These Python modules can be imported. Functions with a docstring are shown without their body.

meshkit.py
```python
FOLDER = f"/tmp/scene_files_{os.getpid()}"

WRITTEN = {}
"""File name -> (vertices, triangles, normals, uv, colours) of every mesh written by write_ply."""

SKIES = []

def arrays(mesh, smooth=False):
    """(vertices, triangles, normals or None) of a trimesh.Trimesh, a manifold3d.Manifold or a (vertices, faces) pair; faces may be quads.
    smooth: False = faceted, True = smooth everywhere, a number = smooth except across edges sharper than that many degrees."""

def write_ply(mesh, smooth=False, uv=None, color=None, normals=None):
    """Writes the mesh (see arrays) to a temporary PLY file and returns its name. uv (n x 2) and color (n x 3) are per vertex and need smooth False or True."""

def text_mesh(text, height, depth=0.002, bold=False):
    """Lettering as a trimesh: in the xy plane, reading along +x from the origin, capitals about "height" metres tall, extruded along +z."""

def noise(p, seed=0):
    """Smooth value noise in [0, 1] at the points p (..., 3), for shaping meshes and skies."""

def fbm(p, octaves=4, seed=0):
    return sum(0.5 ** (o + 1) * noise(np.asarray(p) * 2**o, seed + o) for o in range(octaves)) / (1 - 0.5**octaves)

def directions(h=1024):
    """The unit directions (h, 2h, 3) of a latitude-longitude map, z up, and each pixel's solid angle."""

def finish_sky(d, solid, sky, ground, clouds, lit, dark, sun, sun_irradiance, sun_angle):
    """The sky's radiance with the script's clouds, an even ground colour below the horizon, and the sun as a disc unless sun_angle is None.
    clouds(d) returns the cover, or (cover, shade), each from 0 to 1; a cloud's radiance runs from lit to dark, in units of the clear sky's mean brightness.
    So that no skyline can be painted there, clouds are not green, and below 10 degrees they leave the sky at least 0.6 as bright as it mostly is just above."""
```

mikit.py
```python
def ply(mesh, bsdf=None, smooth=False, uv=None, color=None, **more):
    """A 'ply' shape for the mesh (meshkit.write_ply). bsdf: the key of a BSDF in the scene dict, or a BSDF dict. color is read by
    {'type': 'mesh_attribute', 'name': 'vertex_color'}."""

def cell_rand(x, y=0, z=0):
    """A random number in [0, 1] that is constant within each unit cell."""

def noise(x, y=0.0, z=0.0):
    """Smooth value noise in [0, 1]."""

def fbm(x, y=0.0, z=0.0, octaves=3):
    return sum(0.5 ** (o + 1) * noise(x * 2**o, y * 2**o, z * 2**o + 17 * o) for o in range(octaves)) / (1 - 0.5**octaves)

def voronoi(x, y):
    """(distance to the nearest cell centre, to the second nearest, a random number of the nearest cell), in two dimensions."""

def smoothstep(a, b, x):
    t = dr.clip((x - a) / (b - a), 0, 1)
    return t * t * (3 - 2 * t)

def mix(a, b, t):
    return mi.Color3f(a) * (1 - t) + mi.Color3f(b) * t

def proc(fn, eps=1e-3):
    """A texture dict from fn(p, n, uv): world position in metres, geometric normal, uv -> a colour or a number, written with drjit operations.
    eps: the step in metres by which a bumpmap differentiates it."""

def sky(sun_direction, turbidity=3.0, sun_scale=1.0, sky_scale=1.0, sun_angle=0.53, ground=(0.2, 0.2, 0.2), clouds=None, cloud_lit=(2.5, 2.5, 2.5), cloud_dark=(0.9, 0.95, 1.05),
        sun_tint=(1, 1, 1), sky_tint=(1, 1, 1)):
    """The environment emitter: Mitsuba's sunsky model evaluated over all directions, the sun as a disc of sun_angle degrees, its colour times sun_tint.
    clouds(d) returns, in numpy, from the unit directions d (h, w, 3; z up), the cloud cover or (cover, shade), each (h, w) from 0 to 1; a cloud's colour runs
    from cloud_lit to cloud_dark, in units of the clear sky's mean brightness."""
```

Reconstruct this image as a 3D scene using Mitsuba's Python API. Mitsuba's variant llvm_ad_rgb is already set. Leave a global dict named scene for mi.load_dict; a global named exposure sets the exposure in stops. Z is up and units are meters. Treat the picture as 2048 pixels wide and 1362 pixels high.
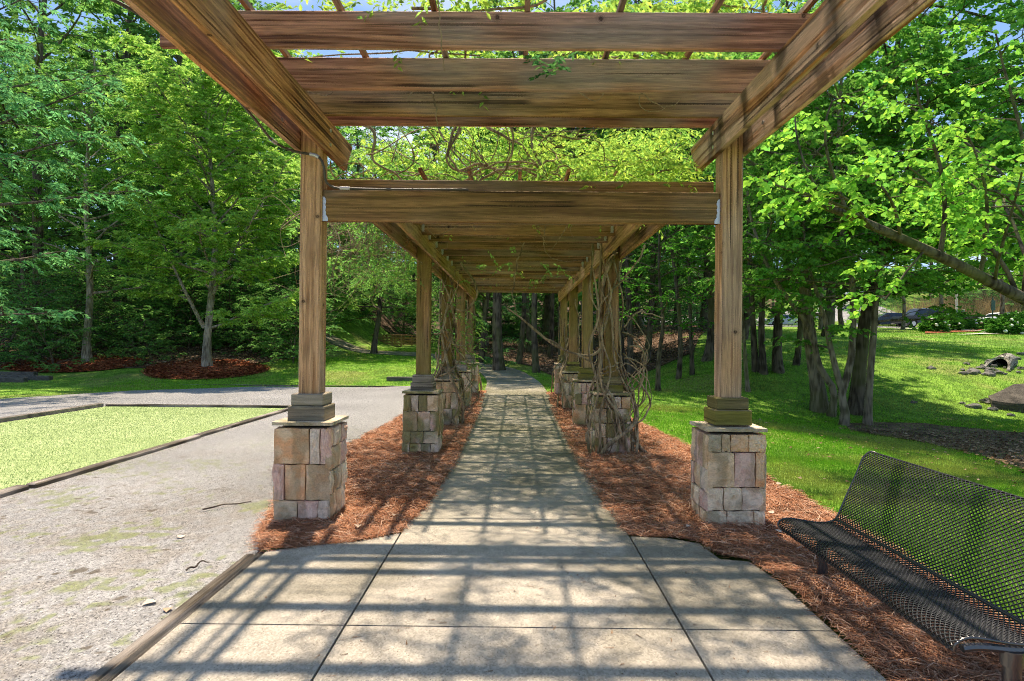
import math, random
import numpy as np, trimesh, mitsuba as mi, drjit as dr
import mikit, meshkit
from mikit import proc, noise, fbm, voronoi, cell_rand, smoothstep, mix
from scipy.interpolate import CubicSpline
from scipy.spatial import Delaunay
from shapely.geometry import Polygon, Point, LineString, MultiPoint
from shapely import contains_xy

T = mi.ScalarTransform4f
scene, labels = {}, {}
rng = np.random.default_rng(7)

# ------------------------------------------------------------------ camera, sky, exposure
FL = 1275.0                       # focal length in photograph pixels (2048 wide)
EYE = np.array([0, 0, 1.6])
YAW, PITCH, ROLL = math.atan(9 / FL), math.atan(3 / FL), 0.0085
FWD = np.array([-math.sin(YAW), math.cos(YAW), math.tan(PITCH)]); FWD /= np.linalg.norm(FWD)
UP0 = np.array([-math.sin(ROLL), 0, math.cos(ROLL)])
RIGHT = np.cross(FWD, UP0); RIGHT /= np.linalg.norm(RIGHT)
UPV = np.cross(RIGHT, FWD)
scene['camera'] = {'type': 'perspective', 'fov': 2 * math.degrees(math.atan(1024 / FL)), 'fov_axis': 'x',
                   'near_clip': 0.05, 'far_clip': 2000.0,
                   'to_world': T().look_at(origin=EYE.tolist(), target=(EYE + FWD).tolist(), up=UP0.tolist())}
SUN = (-0.07, 0.35, 1.0)


def clouds(d):
    n = meshkit.fbm(d / np.maximum(d[..., 2:], 0.12) * 1.3 + 3.1, 5, seed=4)
    c = np.clip((n - 0.53) / 0.16, 0, 1)
    return c * 0.85, np.clip((n - 0.6) * 2.5, 0, 0.6)


scene['sky'] = mikit.sky(SUN, turbidity=3.0, sun_angle=1.0, clouds=clouds)
exposure = 2.5


def at(px, py, y):
    """The point at distance y along the path that the photograph shows at pixel (px, py)."""
    d = FWD + RIGHT * (px - 1024) / FL - UPV * (py - 681) / FL
    return EYE + d * (y - EYE[1]) / d[1]


# ------------------------------------------------------------------ keys and labels
def numbered(key):
    if key not in scene and key not in labels and not any(k.startswith(key + '__') for k in scene):
        return key
    n = 1
    while f'{key}_{n:03d}' in scene or f'{key}_{n:03d}' in labels:
        n += 1
    return f'{key}_{n:03d}'


def thing(name, label, cat, group=None, kind=None):
    key = numbered(name)
    labels[key] = {'label': label, 'category': cat}
    if group: labels[key]['group'] = group
    if kind: labels[key]['kind'] = kind
    return key


_next = {}


def put(name, mesh, bsdf, parent=None, smooth=False, label=None, color=None, uv=None, **more):
    base = f'{parent}__{name}' if parent else name
    n = _next.get(base, 0)
    key = base if n == 0 else f'{base}_{n:03d}'
    while key in scene:
        n += 1
        key = f'{base}_{n:03d}'
    _next[base] = n + 1
    if isinstance(mesh, dict):
        scene[key] = {**mesh, **more}
    else:
        if uv is not None and np.ndim(uv) == 0:
            uv = np.column_stack([np.full(len(mesh.vertices), float(uv)), np.zeros(len(mesh.vertices))])
        scene[key] = mikit.ply(mesh, bsdf, smooth=smooth, color=color, uv=uv, **more)
    if label: labels[key] = {'label': label}
    return key


def struct(name, mesh, bsdf, smooth=False, label=None, kind='structure', color=None, **more):
    key = put(name, mesh, bsdf, None, smooth, None, color, **more)
    labels[key] = {'kind': kind}
    if label: labels[key]['label'] = label
    return key


# ------------------------------------------------------------------ materials
# uv carries what a piece is: wood (length along the grain, girth + 10 * kind), stone and bark (tone, -)
def C(*c): return mi.Color3f(*c)


def h2(i, j):
    h = i * 374761393 + j * 668265263
    h = (h ^ (h >> 13)) * 1274126177
    return mi.Float((h ^ (h >> 16)) & 0xFFFFFF) * (1 / 16777215.0)


def n2(x, y):
    """Smooth value noise in two dimensions."""
    fx, fy = dr.floor(x), dr.floor(y)
    i, j = mi.UInt32(mi.Int32(fx) + 1000000), mi.UInt32(mi.Int32(fy) + 1000000)
    u, v = x - fx, y - fy
    u, v = u * u * (3 - 2 * u), v * v * (3 - 2 * v)
    return dr.lerp(dr.lerp(h2(i, j), h2(i + 1, j), u), dr.lerp(h2(i, j + 1), h2(i + 1, j + 1), u), v)


def f2(x, y, o=2): return n2(x, y) * 0.6 + n2(x * 2.3 + 17, y * 2.3 + 5) * 0.4 if o == 2 else n2(x, y) * 0.5 + n2(x * 2.2 + 17, y * 2.2 + 5) * 0.3 + n2(x * 4.9 + 3, y * 4.9 + 11) * 0.2


def surf(fn, rough=0.9, bump=None, bump_scale=0.004, spec=0.25, eps=1e-3):
    b = {'type': 'principled', 'base_color': proc(fn), 'roughness': rough, 'specular': spec}
    if bump is not None:
        b = {'type': 'bumpmap', 'arbitrary': proc(bump, eps=eps), 'scale': bump_scale, 'bsdf': b}
    return b


def pick(k, cols):
    c = C(*cols[0])
    for i, x in enumerate(cols[1:], 1):
        c = dr.select(k > i - 0.5, C(*x), c)
    return c


WOODS = ['rafter', 'beam', 'post', 'mossy_post', 'mossy_cross', 'mossy_beam', 'plinth', 'mossy_plinth', 'edging']
W_DARK = [(.15, .060, .033), (.17, .060, .022), (.29, .145, .062), (.20, .11, .042), (.14, .075, .028), (.14, .07, .028), (.11, .09, .065), (.10, .08, .035), (.045, .036, .028)]
W_PALE = [(.55, .275, .165), (.60, .295, .125), (.62, .385, .205), (.42, .25, .105), (.42, .235, .10), (.42, .245, .12), (.29, .245, .185), (.27, .22, .10), (.135, .112, .09)]
W_MOSS = [0.0, 0.12, 0.0, 0.5, 0.2, 0.35, 0.15, 0.8, 0.05]
W_GREY = [0.5, 0.3, 0.3, 0.15, 0.3, 0.25, 0.5, 0.1, 0.6]


def wood_grain(a, b):
    return n2(a * 0.8, b * 66 + 4 * n2(a * 0.7, b * 5)) * 0.45 + 0.3 * n2(a * 1.5, b * 30 + 2 * n2(a * 0.7, b * 5)) + 0.25 * n2(a * 5, b * 140)


def wood_fn(p, n, uv):
    """uv.x = length along the grain + 100 * number of the timber, uv.y = girth + 10 * kind."""
    num = dr.floor(uv.x * 0.01)
    a, b = uv.x - num * 100, uv.y
    k = dr.floor(b * 0.1)
    b = b + num * 0.37
    one = mi.UInt32(mi.Int32(num) + 77)
    tone = 0.80 + 0.42 * h2(one, one)
    g = wood_grain(a, b)
    c = mix(pick(k, W_DARK), pick(k, W_PALE), smoothstep(0.18, 0.80, g))
    big = f2(a * 0.9 + 5 + num * 3.3, b * 2.5)
    grey, moss = mi.Float(W_GREY[0]), mi.Float(W_MOSS[0])
    for i in range(1, len(WOODS)):
        grey = dr.select(k > i - .5, W_GREY[i], grey)
        moss = dr.select(k > i - .5, W_MOSS[i], moss)
    c = mix(c, C(0.42, 0.37, 0.33), grey * smoothstep(0.42, 0.7, big))
    c = c * (1 - 0.28 * smoothstep(0.52, 0.85, f2(a * 2.0 + 11 + num * 2.1, b * 5)))
    c = mix(c, C(0.17, 0.155, 0.025), moss * smoothstep(0.35, 0.62, f2(a * 1.4 + 31, b * 4 + 9)))
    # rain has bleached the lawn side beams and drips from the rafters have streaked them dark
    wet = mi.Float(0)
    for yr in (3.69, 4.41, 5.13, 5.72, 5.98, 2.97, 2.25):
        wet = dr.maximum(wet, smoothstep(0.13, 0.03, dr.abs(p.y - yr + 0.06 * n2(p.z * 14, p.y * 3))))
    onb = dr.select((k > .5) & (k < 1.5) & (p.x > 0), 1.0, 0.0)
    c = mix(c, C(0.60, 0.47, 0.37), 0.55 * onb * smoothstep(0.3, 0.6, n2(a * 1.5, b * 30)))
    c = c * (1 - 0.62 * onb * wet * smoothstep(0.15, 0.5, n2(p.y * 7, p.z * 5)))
    ki, kj = dr.floor(a * 1.3), dr.floor(b * 8)
    i, j = mi.UInt32(mi.Int32(ki) + 1000000), mi.UInt32(mi.Int32(kj) + 1000000)
    kd = dr.sqrt(dr.square((a * 1.3 - ki - 0.3 - 0.4 * h2(i + 7, j)) * 7) + dr.square(b * 8 - kj - 0.35 - 0.3 * h2(i, j + 9)))
    kn = dr.select(h2(i, j) > 0.86, 1.0, 0.0)
    c = c * (1 - kn * (0.6 * smoothstep(0.20, 0.08, kd) + 0.3 * smoothstep(0.42, 0.25, kd) * (0.5 + 0.5 * dr.cos(kd * 70))))
    crack = smoothstep(0.7, 0.78, n2(a * 0.8 + 3, b * 48)) * smoothstep(0.5, 0.65, n2(a * 1.2 + 7, b * 6))
    return c * tone * (0.75 + 0.45 * n2(a * 13, b * 210)) * (1 - 0.65 * crack)


scene['wood'] = surf(wood_fn, 0.8, lambda p, n, uv: wood_grain(uv.x - dr.floor(uv.x * 0.01) * 100, uv.y), 0.005)

STONES = [((0.53, 0.363, 0.211), (0.657, 0.5, 0.334)), ((0.583, 0.323, 0.167), (0.594, 0.431, 0.273)), ((0.488, 0.392, 0.308), (0.636, 0.529, 0.422)), ((0.509, 0.323, 0.264), (0.615, 0.451, 0.37)), ((0.604, 0.48, 0.334), (0.721, 0.598, 0.449)), ((0.435, 0.363, 0.246), (0.572, 0.47, 0.334)), ((0.424, 0.343, 0.246), (0.594, 0.49, 0.361))]


def stone_fn(p, n, uv):
    k = dr.floor(uv.x)
    a, b = p.x + p.y * 1.31 + k * 3.7, p.z + 0.4 * p.y
    w = n2(a * 5, b * 5) * 2
    c = mix(pick(k, [s[0] for s in STONES]), pick(k, [s[1] for s in STONES]), smoothstep(0.25, 0.75, f2(a * 13 + w, b * 13 - w, 3)))
    c = mix(c, C(0.42, 0.22, 0.11), 0.5 * smoothstep(0.6, 0.78, f2(a * 6 + 4, b * 5)))
    c = c * (1 - 0.22 * smoothstep(0.015, 0.0, dr.abs(f2(a * 8 + 5 + w, b * 10) - 0.5)))
    top = dr.select(k > 5.5, 0.35, 0.0)
    c = mix(c, C(0.16, 0.155, 0.04), (0.8 * smoothstep(0.42, 0.65, f2(a * 3 + 8, b * 2.5)) * dr.clip(smoothstep(6.6, 9.0, p.y) + top, 0, 1)))
    c = mix(c, C(0.13, 0.12, 0.07), 0.4 * smoothstep(0.5, 0.72, n2(a * 9, b * 3 + 9)))
    return c * (0.9 + 0.4 * n2(a * 140, b * 140))


scene['stone'] = surf(stone_fn, 0.9, lambda p, n, uv: f2((p.x + p.y * 1.31) * 24, (p.z + .4 * p.y) * 30), 0.012)


def concrete_fn(p, n, uv):
    x, y = p.x, p.y
    c = mix(C(0.30, 0.27, 0.22), C(0.395, 0.36, 0.30), f2(x * 2.2, y * 2.2, 3))
    sp = h2(mi.UInt32(mi.Int32(dr.floor(x * 210)) + 1000000), mi.UInt32(mi.Int32(dr.floor(y * 150)) + 1000000))
    c = c * (0.60 + 0.5 * n2(x * 120, y * 85) + 0.26 * n2(x * 17, y * 17)) * dr.select(sp > 0.985, 1.35, 1.0) * dr.select(sp < 0.02, 0.55, 1.0)
    c = mix(c, c * C(0.66, 0.66, 0.62), smoothstep(0.47, 0.66, f2(x * 0.9 + 4, y * 0.7, 3)))
    al = smoothstep(4.0, 8.5, y) * (0.35 + 0.65 * f2(x * 1.7, y * 1.2)) + 0.5 * smoothstep(0.6, 0.95, dr.abs(x)) * smoothstep(4.5, 6.5, y) * n2(x * 6, y * 6)  # algae green, deepened to paint in the shade under the narrow pergola
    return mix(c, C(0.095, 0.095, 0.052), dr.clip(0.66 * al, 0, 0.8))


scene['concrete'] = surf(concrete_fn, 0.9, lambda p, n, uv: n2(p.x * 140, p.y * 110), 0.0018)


def gravel_fn(p, n, uv):
    x, y = p.x, p.y
    c = mix(C(0.20, 0.197, 0.192), C(0.27, 0.267, 0.262), n2(x * 0.7, y * 0.7))
    g = h2(mi.UInt32(mi.Int32(dr.floor(x * 125 + 2 * n2(x * 50, y * 50))) + 1000000), mi.UInt32(mi.Int32(dr.floor(y * 100 + 2 * n2(x * 45 + 9, y * 45))) + 1000000))
    c = c * (0.42 + 0.68 * g + 0.44 * n2(x * 60, y * 46)) * dr.select(g < 0.05, 0.5, 1.0)
    near = smoothstep(14.0, 5.0, y)
    c = mix(c, c * C(0.82, 0.75, 0.67), 0.7 * smoothstep(0.35, 0.75, f2(x * 2.2 + 3, y * 1.5, 3) * 0.6 + 0.4 * n2(x * 14, y * 12)) * near)
    c = mix(c, C(0.15, 0.18, 0.04), 0.8 * smoothstep(0.54, 0.70, f2(x * 2.4 + 1, y * 1.9 + 8, 3) * 0.6 + 0.4 * n2(x * 15, y * 12)) * near * (0.3 + 0.7 * g))
    return mix(c, C(0.09, 0.075, 0.055), 0.85 * smoothstep(0.68, 0.76, f2(x * 4.5 + 7, y * 3.6 + 2, 3) * 0.7 + 0.3 * n2(x * 24, y * 19)) * near)


scene['gravel_dust'] = surf(gravel_fn, 0.95, lambda p, n, uv: n2(p.x * 70, p.y * 60) + 3 * n2(p.x * 7, p.y * 7), 0.008)


def soil_fn(p, n, uv):
    """Every planted or littered ground; uv.x says which: lawn, forest floor, straw, court turf, mulch, asphalt, cast concrete."""
    x, y, k = p.x, p.y, uv.x
    a = f2(x * 0.45, y * 0.4, 3)
    dark = pick(k, [(.07, .15, .015), (.05, .032, .02), (.11, .045, .022), (.26,.33,.13), (.10, .025, .012), (.24, .24, .25), (.30, .285, .25)])
    pale = pick(k, [(.15, .27, .03), (.16, .105, .07), (.34, .155, .08), (.31,.38,.165), (.27, .085, .04), (.32, .32, .32), (.40, .38, .33)])
    c = mix(dark, pale, smoothstep(0.25, 0.75, a * 0.5 + 0.5 * n2(x * 4, y * 3)))
    c = mix(c, C(0.21, 0.19, 0.07), dr.select(k < 0.5, 0.5, 0.0) * smoothstep(0.55, 0.75, f2(x * 0.6 + 9, y * 0.5)))
    am = dr.select((k > 2.5) & (k < 3.5), 0.3, 1.1)
    return c * (1 - am * 0.5 + am * n2(x * 36, y * 26))


scene['soil'] = surf(soil_fn, 0.95)
B_DARK = [(.13, .105, .08), (.04, .03, .023), (.075, .057, .04), (.13, .095, .06)]
B_PALE = [(.37, .32, .265), (.15, .12, .09), (.27, .22, .165), (.38, .29, .185)]


def bark_fn(p, n, uv):
    k = uv.x
    s = dr.select(k > 2.5, 2.0, 1.0)
    w = n2(p.z * 2.5, p.x * 3 + p.y * 3)
    f = 0.5 * n2(p.x * 34 * s + w, p.z * 5 * s) + 0.5 * n2(p.y * 34 * s - w, p.z * 5 * s + 9)
    c = mix(pick(k, B_DARK), pick(k, B_PALE), smoothstep(0.22, 0.72, f * 0.75 + 0.25 * n2(p.x * 9 + p.y * 9, p.z * 7)))
    return mix(c, C(0.13, 0.14, 0.045), 0.4 * smoothstep(0.55, 0.78, n2(p.x * 3 + p.y * 3, p.z * 1.1)))


scene['bark'] = surf(bark_fn, 0.95)


def rock_fn(p, n, uv):
    a, b = p.x + p.z * 0.8, p.y + p.z * 1.7
    return mix(C(0.07, 0.068, 0.066), C(0.22, 0.215, 0.205), f2(a * 5, b * 5, 3)) * (0.8 + 0.4 * n2(a * 40, b * 40)) * mix(C(1, 1, 1), C(0.62, 0.57, 0.52), uv.x)


scene['rock'] = surf(rock_fn, 0.9)
VC = {'type': 'mesh_attribute', 'name': 'vertex_color'}
scene['leaf'] = {'type': 'principledthin', 'base_color': VC, 'roughness': 0.34, 'diff_trans': 1.2, 'eta': 1.45}
scene['blade'] = {'type': 'principledthin', 'base_color': VC, 'roughness': 0.5, 'diff_trans': 0.7, 'eta': 1.35}
scene['dry'] = {'type': 'twosided', 'bsdf': {'type': 'diffuse', 'reflectance': VC}}


def plain(key, rgb, rough=0.5, metallic=0.0, **more):
    scene[key] = {'type': 'principled', 'base_color': {'type': 'rgb', 'value': list(rgb)}, 'roughness': rough, 'metallic': metallic, **more}


plain('joint_dirt', (.045, .04, .03), 0.95)
plain('mortar', (.12, .105, .085), 0.95)
plain('black_coating', (0.018, 0.019, 0.023), 0.28, specular=0.9, clearcoat=1.0, clearcoat_gloss=0.8)
plain('galvanised', (0.55, 0.57, 0.60), 0.42, 0.8)
plain('conduit_grey', (0.07, 0.06, 0.048), 0.5)
plain('bore_shade', (0.03, 0.03, 0.028), 0.9)  # near black that stands in for the shade inside the culvert
plain('paint_black', (0.012, 0.014, 0.02), 0.15, clearcoat=1.0)
plain('paint_silver', (0.42, 0.45, 0.50), 0.25, 0.4, clearcoat=1.0)
plain('paint_white', (0.75, 0.76, 0.77), 0.25, clearcoat=1.0)
plain('paint_navy', (0.02, 0.035, 0.07), 0.2, clearcoat=1.0)
plain('car_glass', (0.02, 0.025, 0.03), 0.05, specular=0.8)
plain('tyre_rubber', (0.02, 0.02, 0.02), 0.85)
plain('rim_alloy', (0.5, 0.5, 0.52), 0.3, 0.8)
plain('lamp_red', (0.4, 0.02, 0.02), 0.2)
plain('lamp_clear', (0.7, 0.7, 0.7), 0.1)
plain('chrome', (0.7, 0.7, 0.72), 0.15, 1.0)
plain('sign_green', (0.02, 0.075, 0.05), 0.4)
plain('cast_grey', (.33, .32, .29), .9)
plain('pole_pale', (0.62, 0.60, 0.54), 0.5)
plain('bridge_wood', (0.38, 0.22, 0.11), 0.8)
plain('flower_white', (0.72, 0.74, 0.62), 0.7)


# ------------------------------------------------------------------ mesh helpers
def box(size, centre=(0, 0, 0), bevel=0.0):
    s = np.asarray(size, float) / 2
    if not bevel:
        m = trimesh.creation.box(extents=2 * s)
    else:
        b = min(bevel, s.min() * 0.45)
        sg = np.array([[x, y, z] for x in (-1, 1) for y in (-1, 1) for z in (-1, 1)], float)
        v = np.vstack([sg * (s - b * np.array(e)) for e in ((0, 1, 1), (1, 0, 1), (1, 1, 0))])
        m = trimesh.convex.convex_hull(v)
    m.apply_translation(centre)
    return m


def bx(x0, x1, y0, y1, z0, z1, bevel=0.006):
    return box((x1 - x0, y1 - y0, z1 - z0), ((x0 + x1) / 2, (y0 + y1) / 2, (z0 + z1) / 2), bevel)


def tube(pts, rad, sides=6, caps=True):
    p = np.asarray(pts, float)
    r = np.broadcast_to(np.asarray(rad, float), (len(p),))
    t = np.gradient(p, axis=0)
    t /= np.linalg.norm(t, axis=1, keepdims=True) + 1e-12
    a = np.zeros_like(p)
    ref = np.array([0, 0, 1.0]) if abs(t[0, 2]) < 0.9 else np.array([1.0, 0, 0])
    for i in range(len(p)):
        ref = ref - t[i] * ref.dot(t[i])
        ref /= np.linalg.norm(ref) + 1e-12
        a[i] = ref
    b = np.cross(t, a)
    ang = np.arange(sides) * 2 * np.pi / sides
    v = p[:, None] + r[:, None, None] * (np.cos(ang)[None, :, None] * a[:, None] + np.sin(ang)[None, :, None] * b[:, None])
    i, j = np.meshgrid(np.arange(len(p) - 1), np.arange(sides), indexing='ij')
    q = np.stack([i * sides + j, i * sides + (j + 1) % sides, (i + 1) * sides + (j + 1) % sides, (i + 1) * sides + j], -1).reshape(-1, 4)
    f = np.vstack([q[:, [0, 1, 2]], q[:, [0, 2, 3]]])
    v = v.reshape(-1, 3)
    if caps:
        n = len(v)
        v = np.vstack([v, p[:1], p[-1:]])
        k = np.arange(sides)
        f = np.vstack([f, np.stack([np.full(sides, n), (k + 1) % sides, k], 1), np.stack([np.full(sides, n + 1), n - sides + k, n - sides + (k + 1) % sides], 1)])
    return v, f


def join(parts):
    """[(v, f), ...] -> one trimesh without merging vertices."""
    vs, fs, n = [], [], 0
    for m in parts:
        v, f = (m.vertices, m.faces) if isinstance(m, trimesh.Trimesh) else m[:2]
        vs.append(v); fs.append(np.asarray(f) + n); n += len(v)
    return trimesh.Trimesh(np.vstack(vs), np.vstack(fs), process=False)


def spline(pts, n):
    p = np.asarray(pts, float)
    s = np.concatenate([[0], np.cumsum(np.linalg.norm(np.diff(p, axis=0), axis=1))])
    return CubicSpline(s, p)(np.linspace(0, s[-1], n))


def wander(p, amp, rng, freq=1.0):
    """Adds smooth noise to a polyline, none at its two ends."""
    n = len(p)
    k = max(4, int(freq * 6))
    w = CubicSpline(np.linspace(0, 1, k), rng.normal(0, amp, (k, 3)))(np.linspace(0, 1, n))
    fade = np.minimum(1, 4 * np.minimum(np.linspace(0, 1, n), np.linspace(1, 0, n)))[:, None]
    return p + w * fade


def unit(v): return v / (np.linalg.norm(v, axis=-1, keepdims=True) + 1e-12)


# ------------------------------------------------------------------ terrain
def prof(y, pts):
    ys, zs = zip(*pts)
    return np.interp(y, ys, zs)


def sm(a, b, x):
    t = np.clip((x - a) / (b - a), 0, 1)
    return t * t * (3 - 2 * t)


CENTRE = [(-60, -.05), (15, -.05), (18.5, .06), (26, .16), (40, .9), (60, 2.1), (90, 5), (140, 12), (300, 30)]
RIGHTP = [(-60, -.05), (3, -.06), (6, -.12), (10, -.33), (13.5, -.48), (16, -.42), (19, .1), (22, .75), (26, 1.3), (32, 1.95), (40, 2.5), (55, 3.1), (62, 3.35), (85, 3.9), (100, 7), (140, 15), (300, 32)]
BANKP = [(-60, -.05), (3, -.06), (6, -.12), (10, -.33), (13.5, -.48), (16, -.42), (19, .1), (22, .75), (26, 1.3), (32, 1.95), (40, 2.5), (55, 3.1), (67, 3.4), (76, 7.0), (95, 10), (140, 18), (300, 34)]
LEFTP = [(-60, -.06), (22.5, -.06), (24.5, .08), (28, .5), (36, .95), (50, 1.5), (60, 2.2), (90, 5), (140, 12), (300, 30)]
HILLP = [(-60, -.06), (21.5, -.06), (23.5, .06), (28, .75), (36, 2.3), (50, 5), (70, 9), (140, 18), (300, 32)]


def H(x, y):
    x, y = np.asarray(x, float), np.asarray(y, float)
    z = prof(y, CENTRE)
    wr = sm(2.8, 9.0, x)
    z = z * (1 - wr) + wr * prof(y, RIGHTP)
    wb = sm(34, 42, x)
    z = z * (1 - wb) + wb * prof(y, BANKP)
    wl = sm(-2.0, -5.0, x)
    z = z * (1 - wl) + wl * prof(y, LEFTP)
    wh = sm(-8.0, -13.5, x)
    return z * (1 - wh) + wh * prof(y, HILLP)


def ground_at(px, py):
    """Where the sight line of photograph pixel (px, py) meets the terrain."""
    d = FWD + RIGHT * (px - 1024) / FL - UPV * (py - 681) / FL
    d = d / d[1]
    ys = np.arange(1.5, 160, 0.02)
    p = EYE + d[None] * ys[:, None]
    below = np.nonzero(p[:, 2] < H(p[:, 0], p[:, 1]))[0]
    return p[below[0]] if len(below) else p[-1]


def axis_steps(fine0, fine1, step, lo, hi, growth=1.13):
    a = list(np.arange(fine0, fine1 + 1e-6, step))
    s = step
    while a[-1] < hi: s *= growth; a.append(a[-1] + s)
    s = step
    while a[0] > lo: s *= growth; a.insert(0, a[0] - s)
    return np.array(a)


gx, gy = axis_steps(-14, 16, 0.35, -170, 190), axis_steps(1, 32, 0.35, -40, 260)
GX, GY = np.meshgrid(gx, gy, indexing='ij')
gv = np.stack([GX, GY, H(GX, GY)], -1).reshape(-1, 3)
i, j = np.meshgrid(np.arange(len(gx) - 1), np.arange(len(gy) - 1), indexing='ij')
q = np.stack([i * len(gy) + j, (i + 1) * len(gy) + j, (i + 1) * len(gy) + j + 1, i * len(gy) + j + 1], -1).reshape(-1, 4)
struct('ground', trimesh.Trimesh(gv, np.vstack([q[:, [0, 1, 2]], q[:, [0, 2, 3]]]), process=False), 'soil', smooth=True, uv=0)


def sheet(poly, zf, size, seed=0, walls=0.0):
    """The polygon as a triangulated sheet at heights zf(x, y); walls > 0 adds sides that deep."""
    r = np.random.default_rng(seed)
    ring = poly.exterior
    n = max(8, int(ring.length / size))
    corners = np.array(ring.coords)[:-1]
    b = np.array([ring.interpolate(t).coords[0] for t in np.unique(np.concatenate([np.linspace(0, ring.length, n, endpoint=False), [ring.project(Point(c)) for c in corners]]))])
    x0, y0, x1, y1 = poly.bounds
    X, Y = np.meshgrid(np.arange(x0, x1, size), np.arange(y0, y1, size))
    p = np.stack([X.ravel(), Y.ravel()], 1)
    p = p + r.uniform(-.3, .3, p.shape) * size
    inner = poly.buffer(-size * 0.4)
    p = p[contains_xy(inner, p[:, 0], p[:, 1])] if not inner.is_empty else p[:0]
    pts = np.vstack([b, p])
    tri = Delaunay(pts).simplices
    c = pts[tri].mean(1)
    tri = tri[contains_xy(poly.buffer(1e-4), c[:, 0], c[:, 1])]
    a, bb, cc = pts[tri[:, 0]], pts[tri[:, 1]], pts[tri[:, 2]]
    cr = (bb[:, 0] - a[:, 0]) * (cc[:, 1] - a[:, 1]) - (bb[:, 1] - a[:, 1]) * (cc[:, 0] - a[:, 0])
    tri = tri[np.abs(cr) > 1e-9]; cr = cr[np.abs(cr) > 1e-9]
    tri[cr < 0] = tri[cr < 0][:, [0, 2, 1]]
    v = np.column_stack([pts, zf(pts[:, 0], pts[:, 1])])
    if walls:
        nb, n0 = len(b), len(v)
        v = np.vstack([v, v[:nb], v[:nb] - [0, 0, walls]])
        k = np.arange(nb); k2 = (k + 1) % nb
        s = 1 if ring.is_ccw else -1
        w = np.vstack([np.stack([n0 + k, n0 + nb + k, n0 + nb + k2], 1), np.stack([n0 + k, n0 + nb + k2, n0 + k2], 1)])
        tri = np.vstack([tri, w[:, ::s]])
    return trimesh.Trimesh(v, tri, process=False)


def over(off): return lambda x, y: H(x, y) + off


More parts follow.
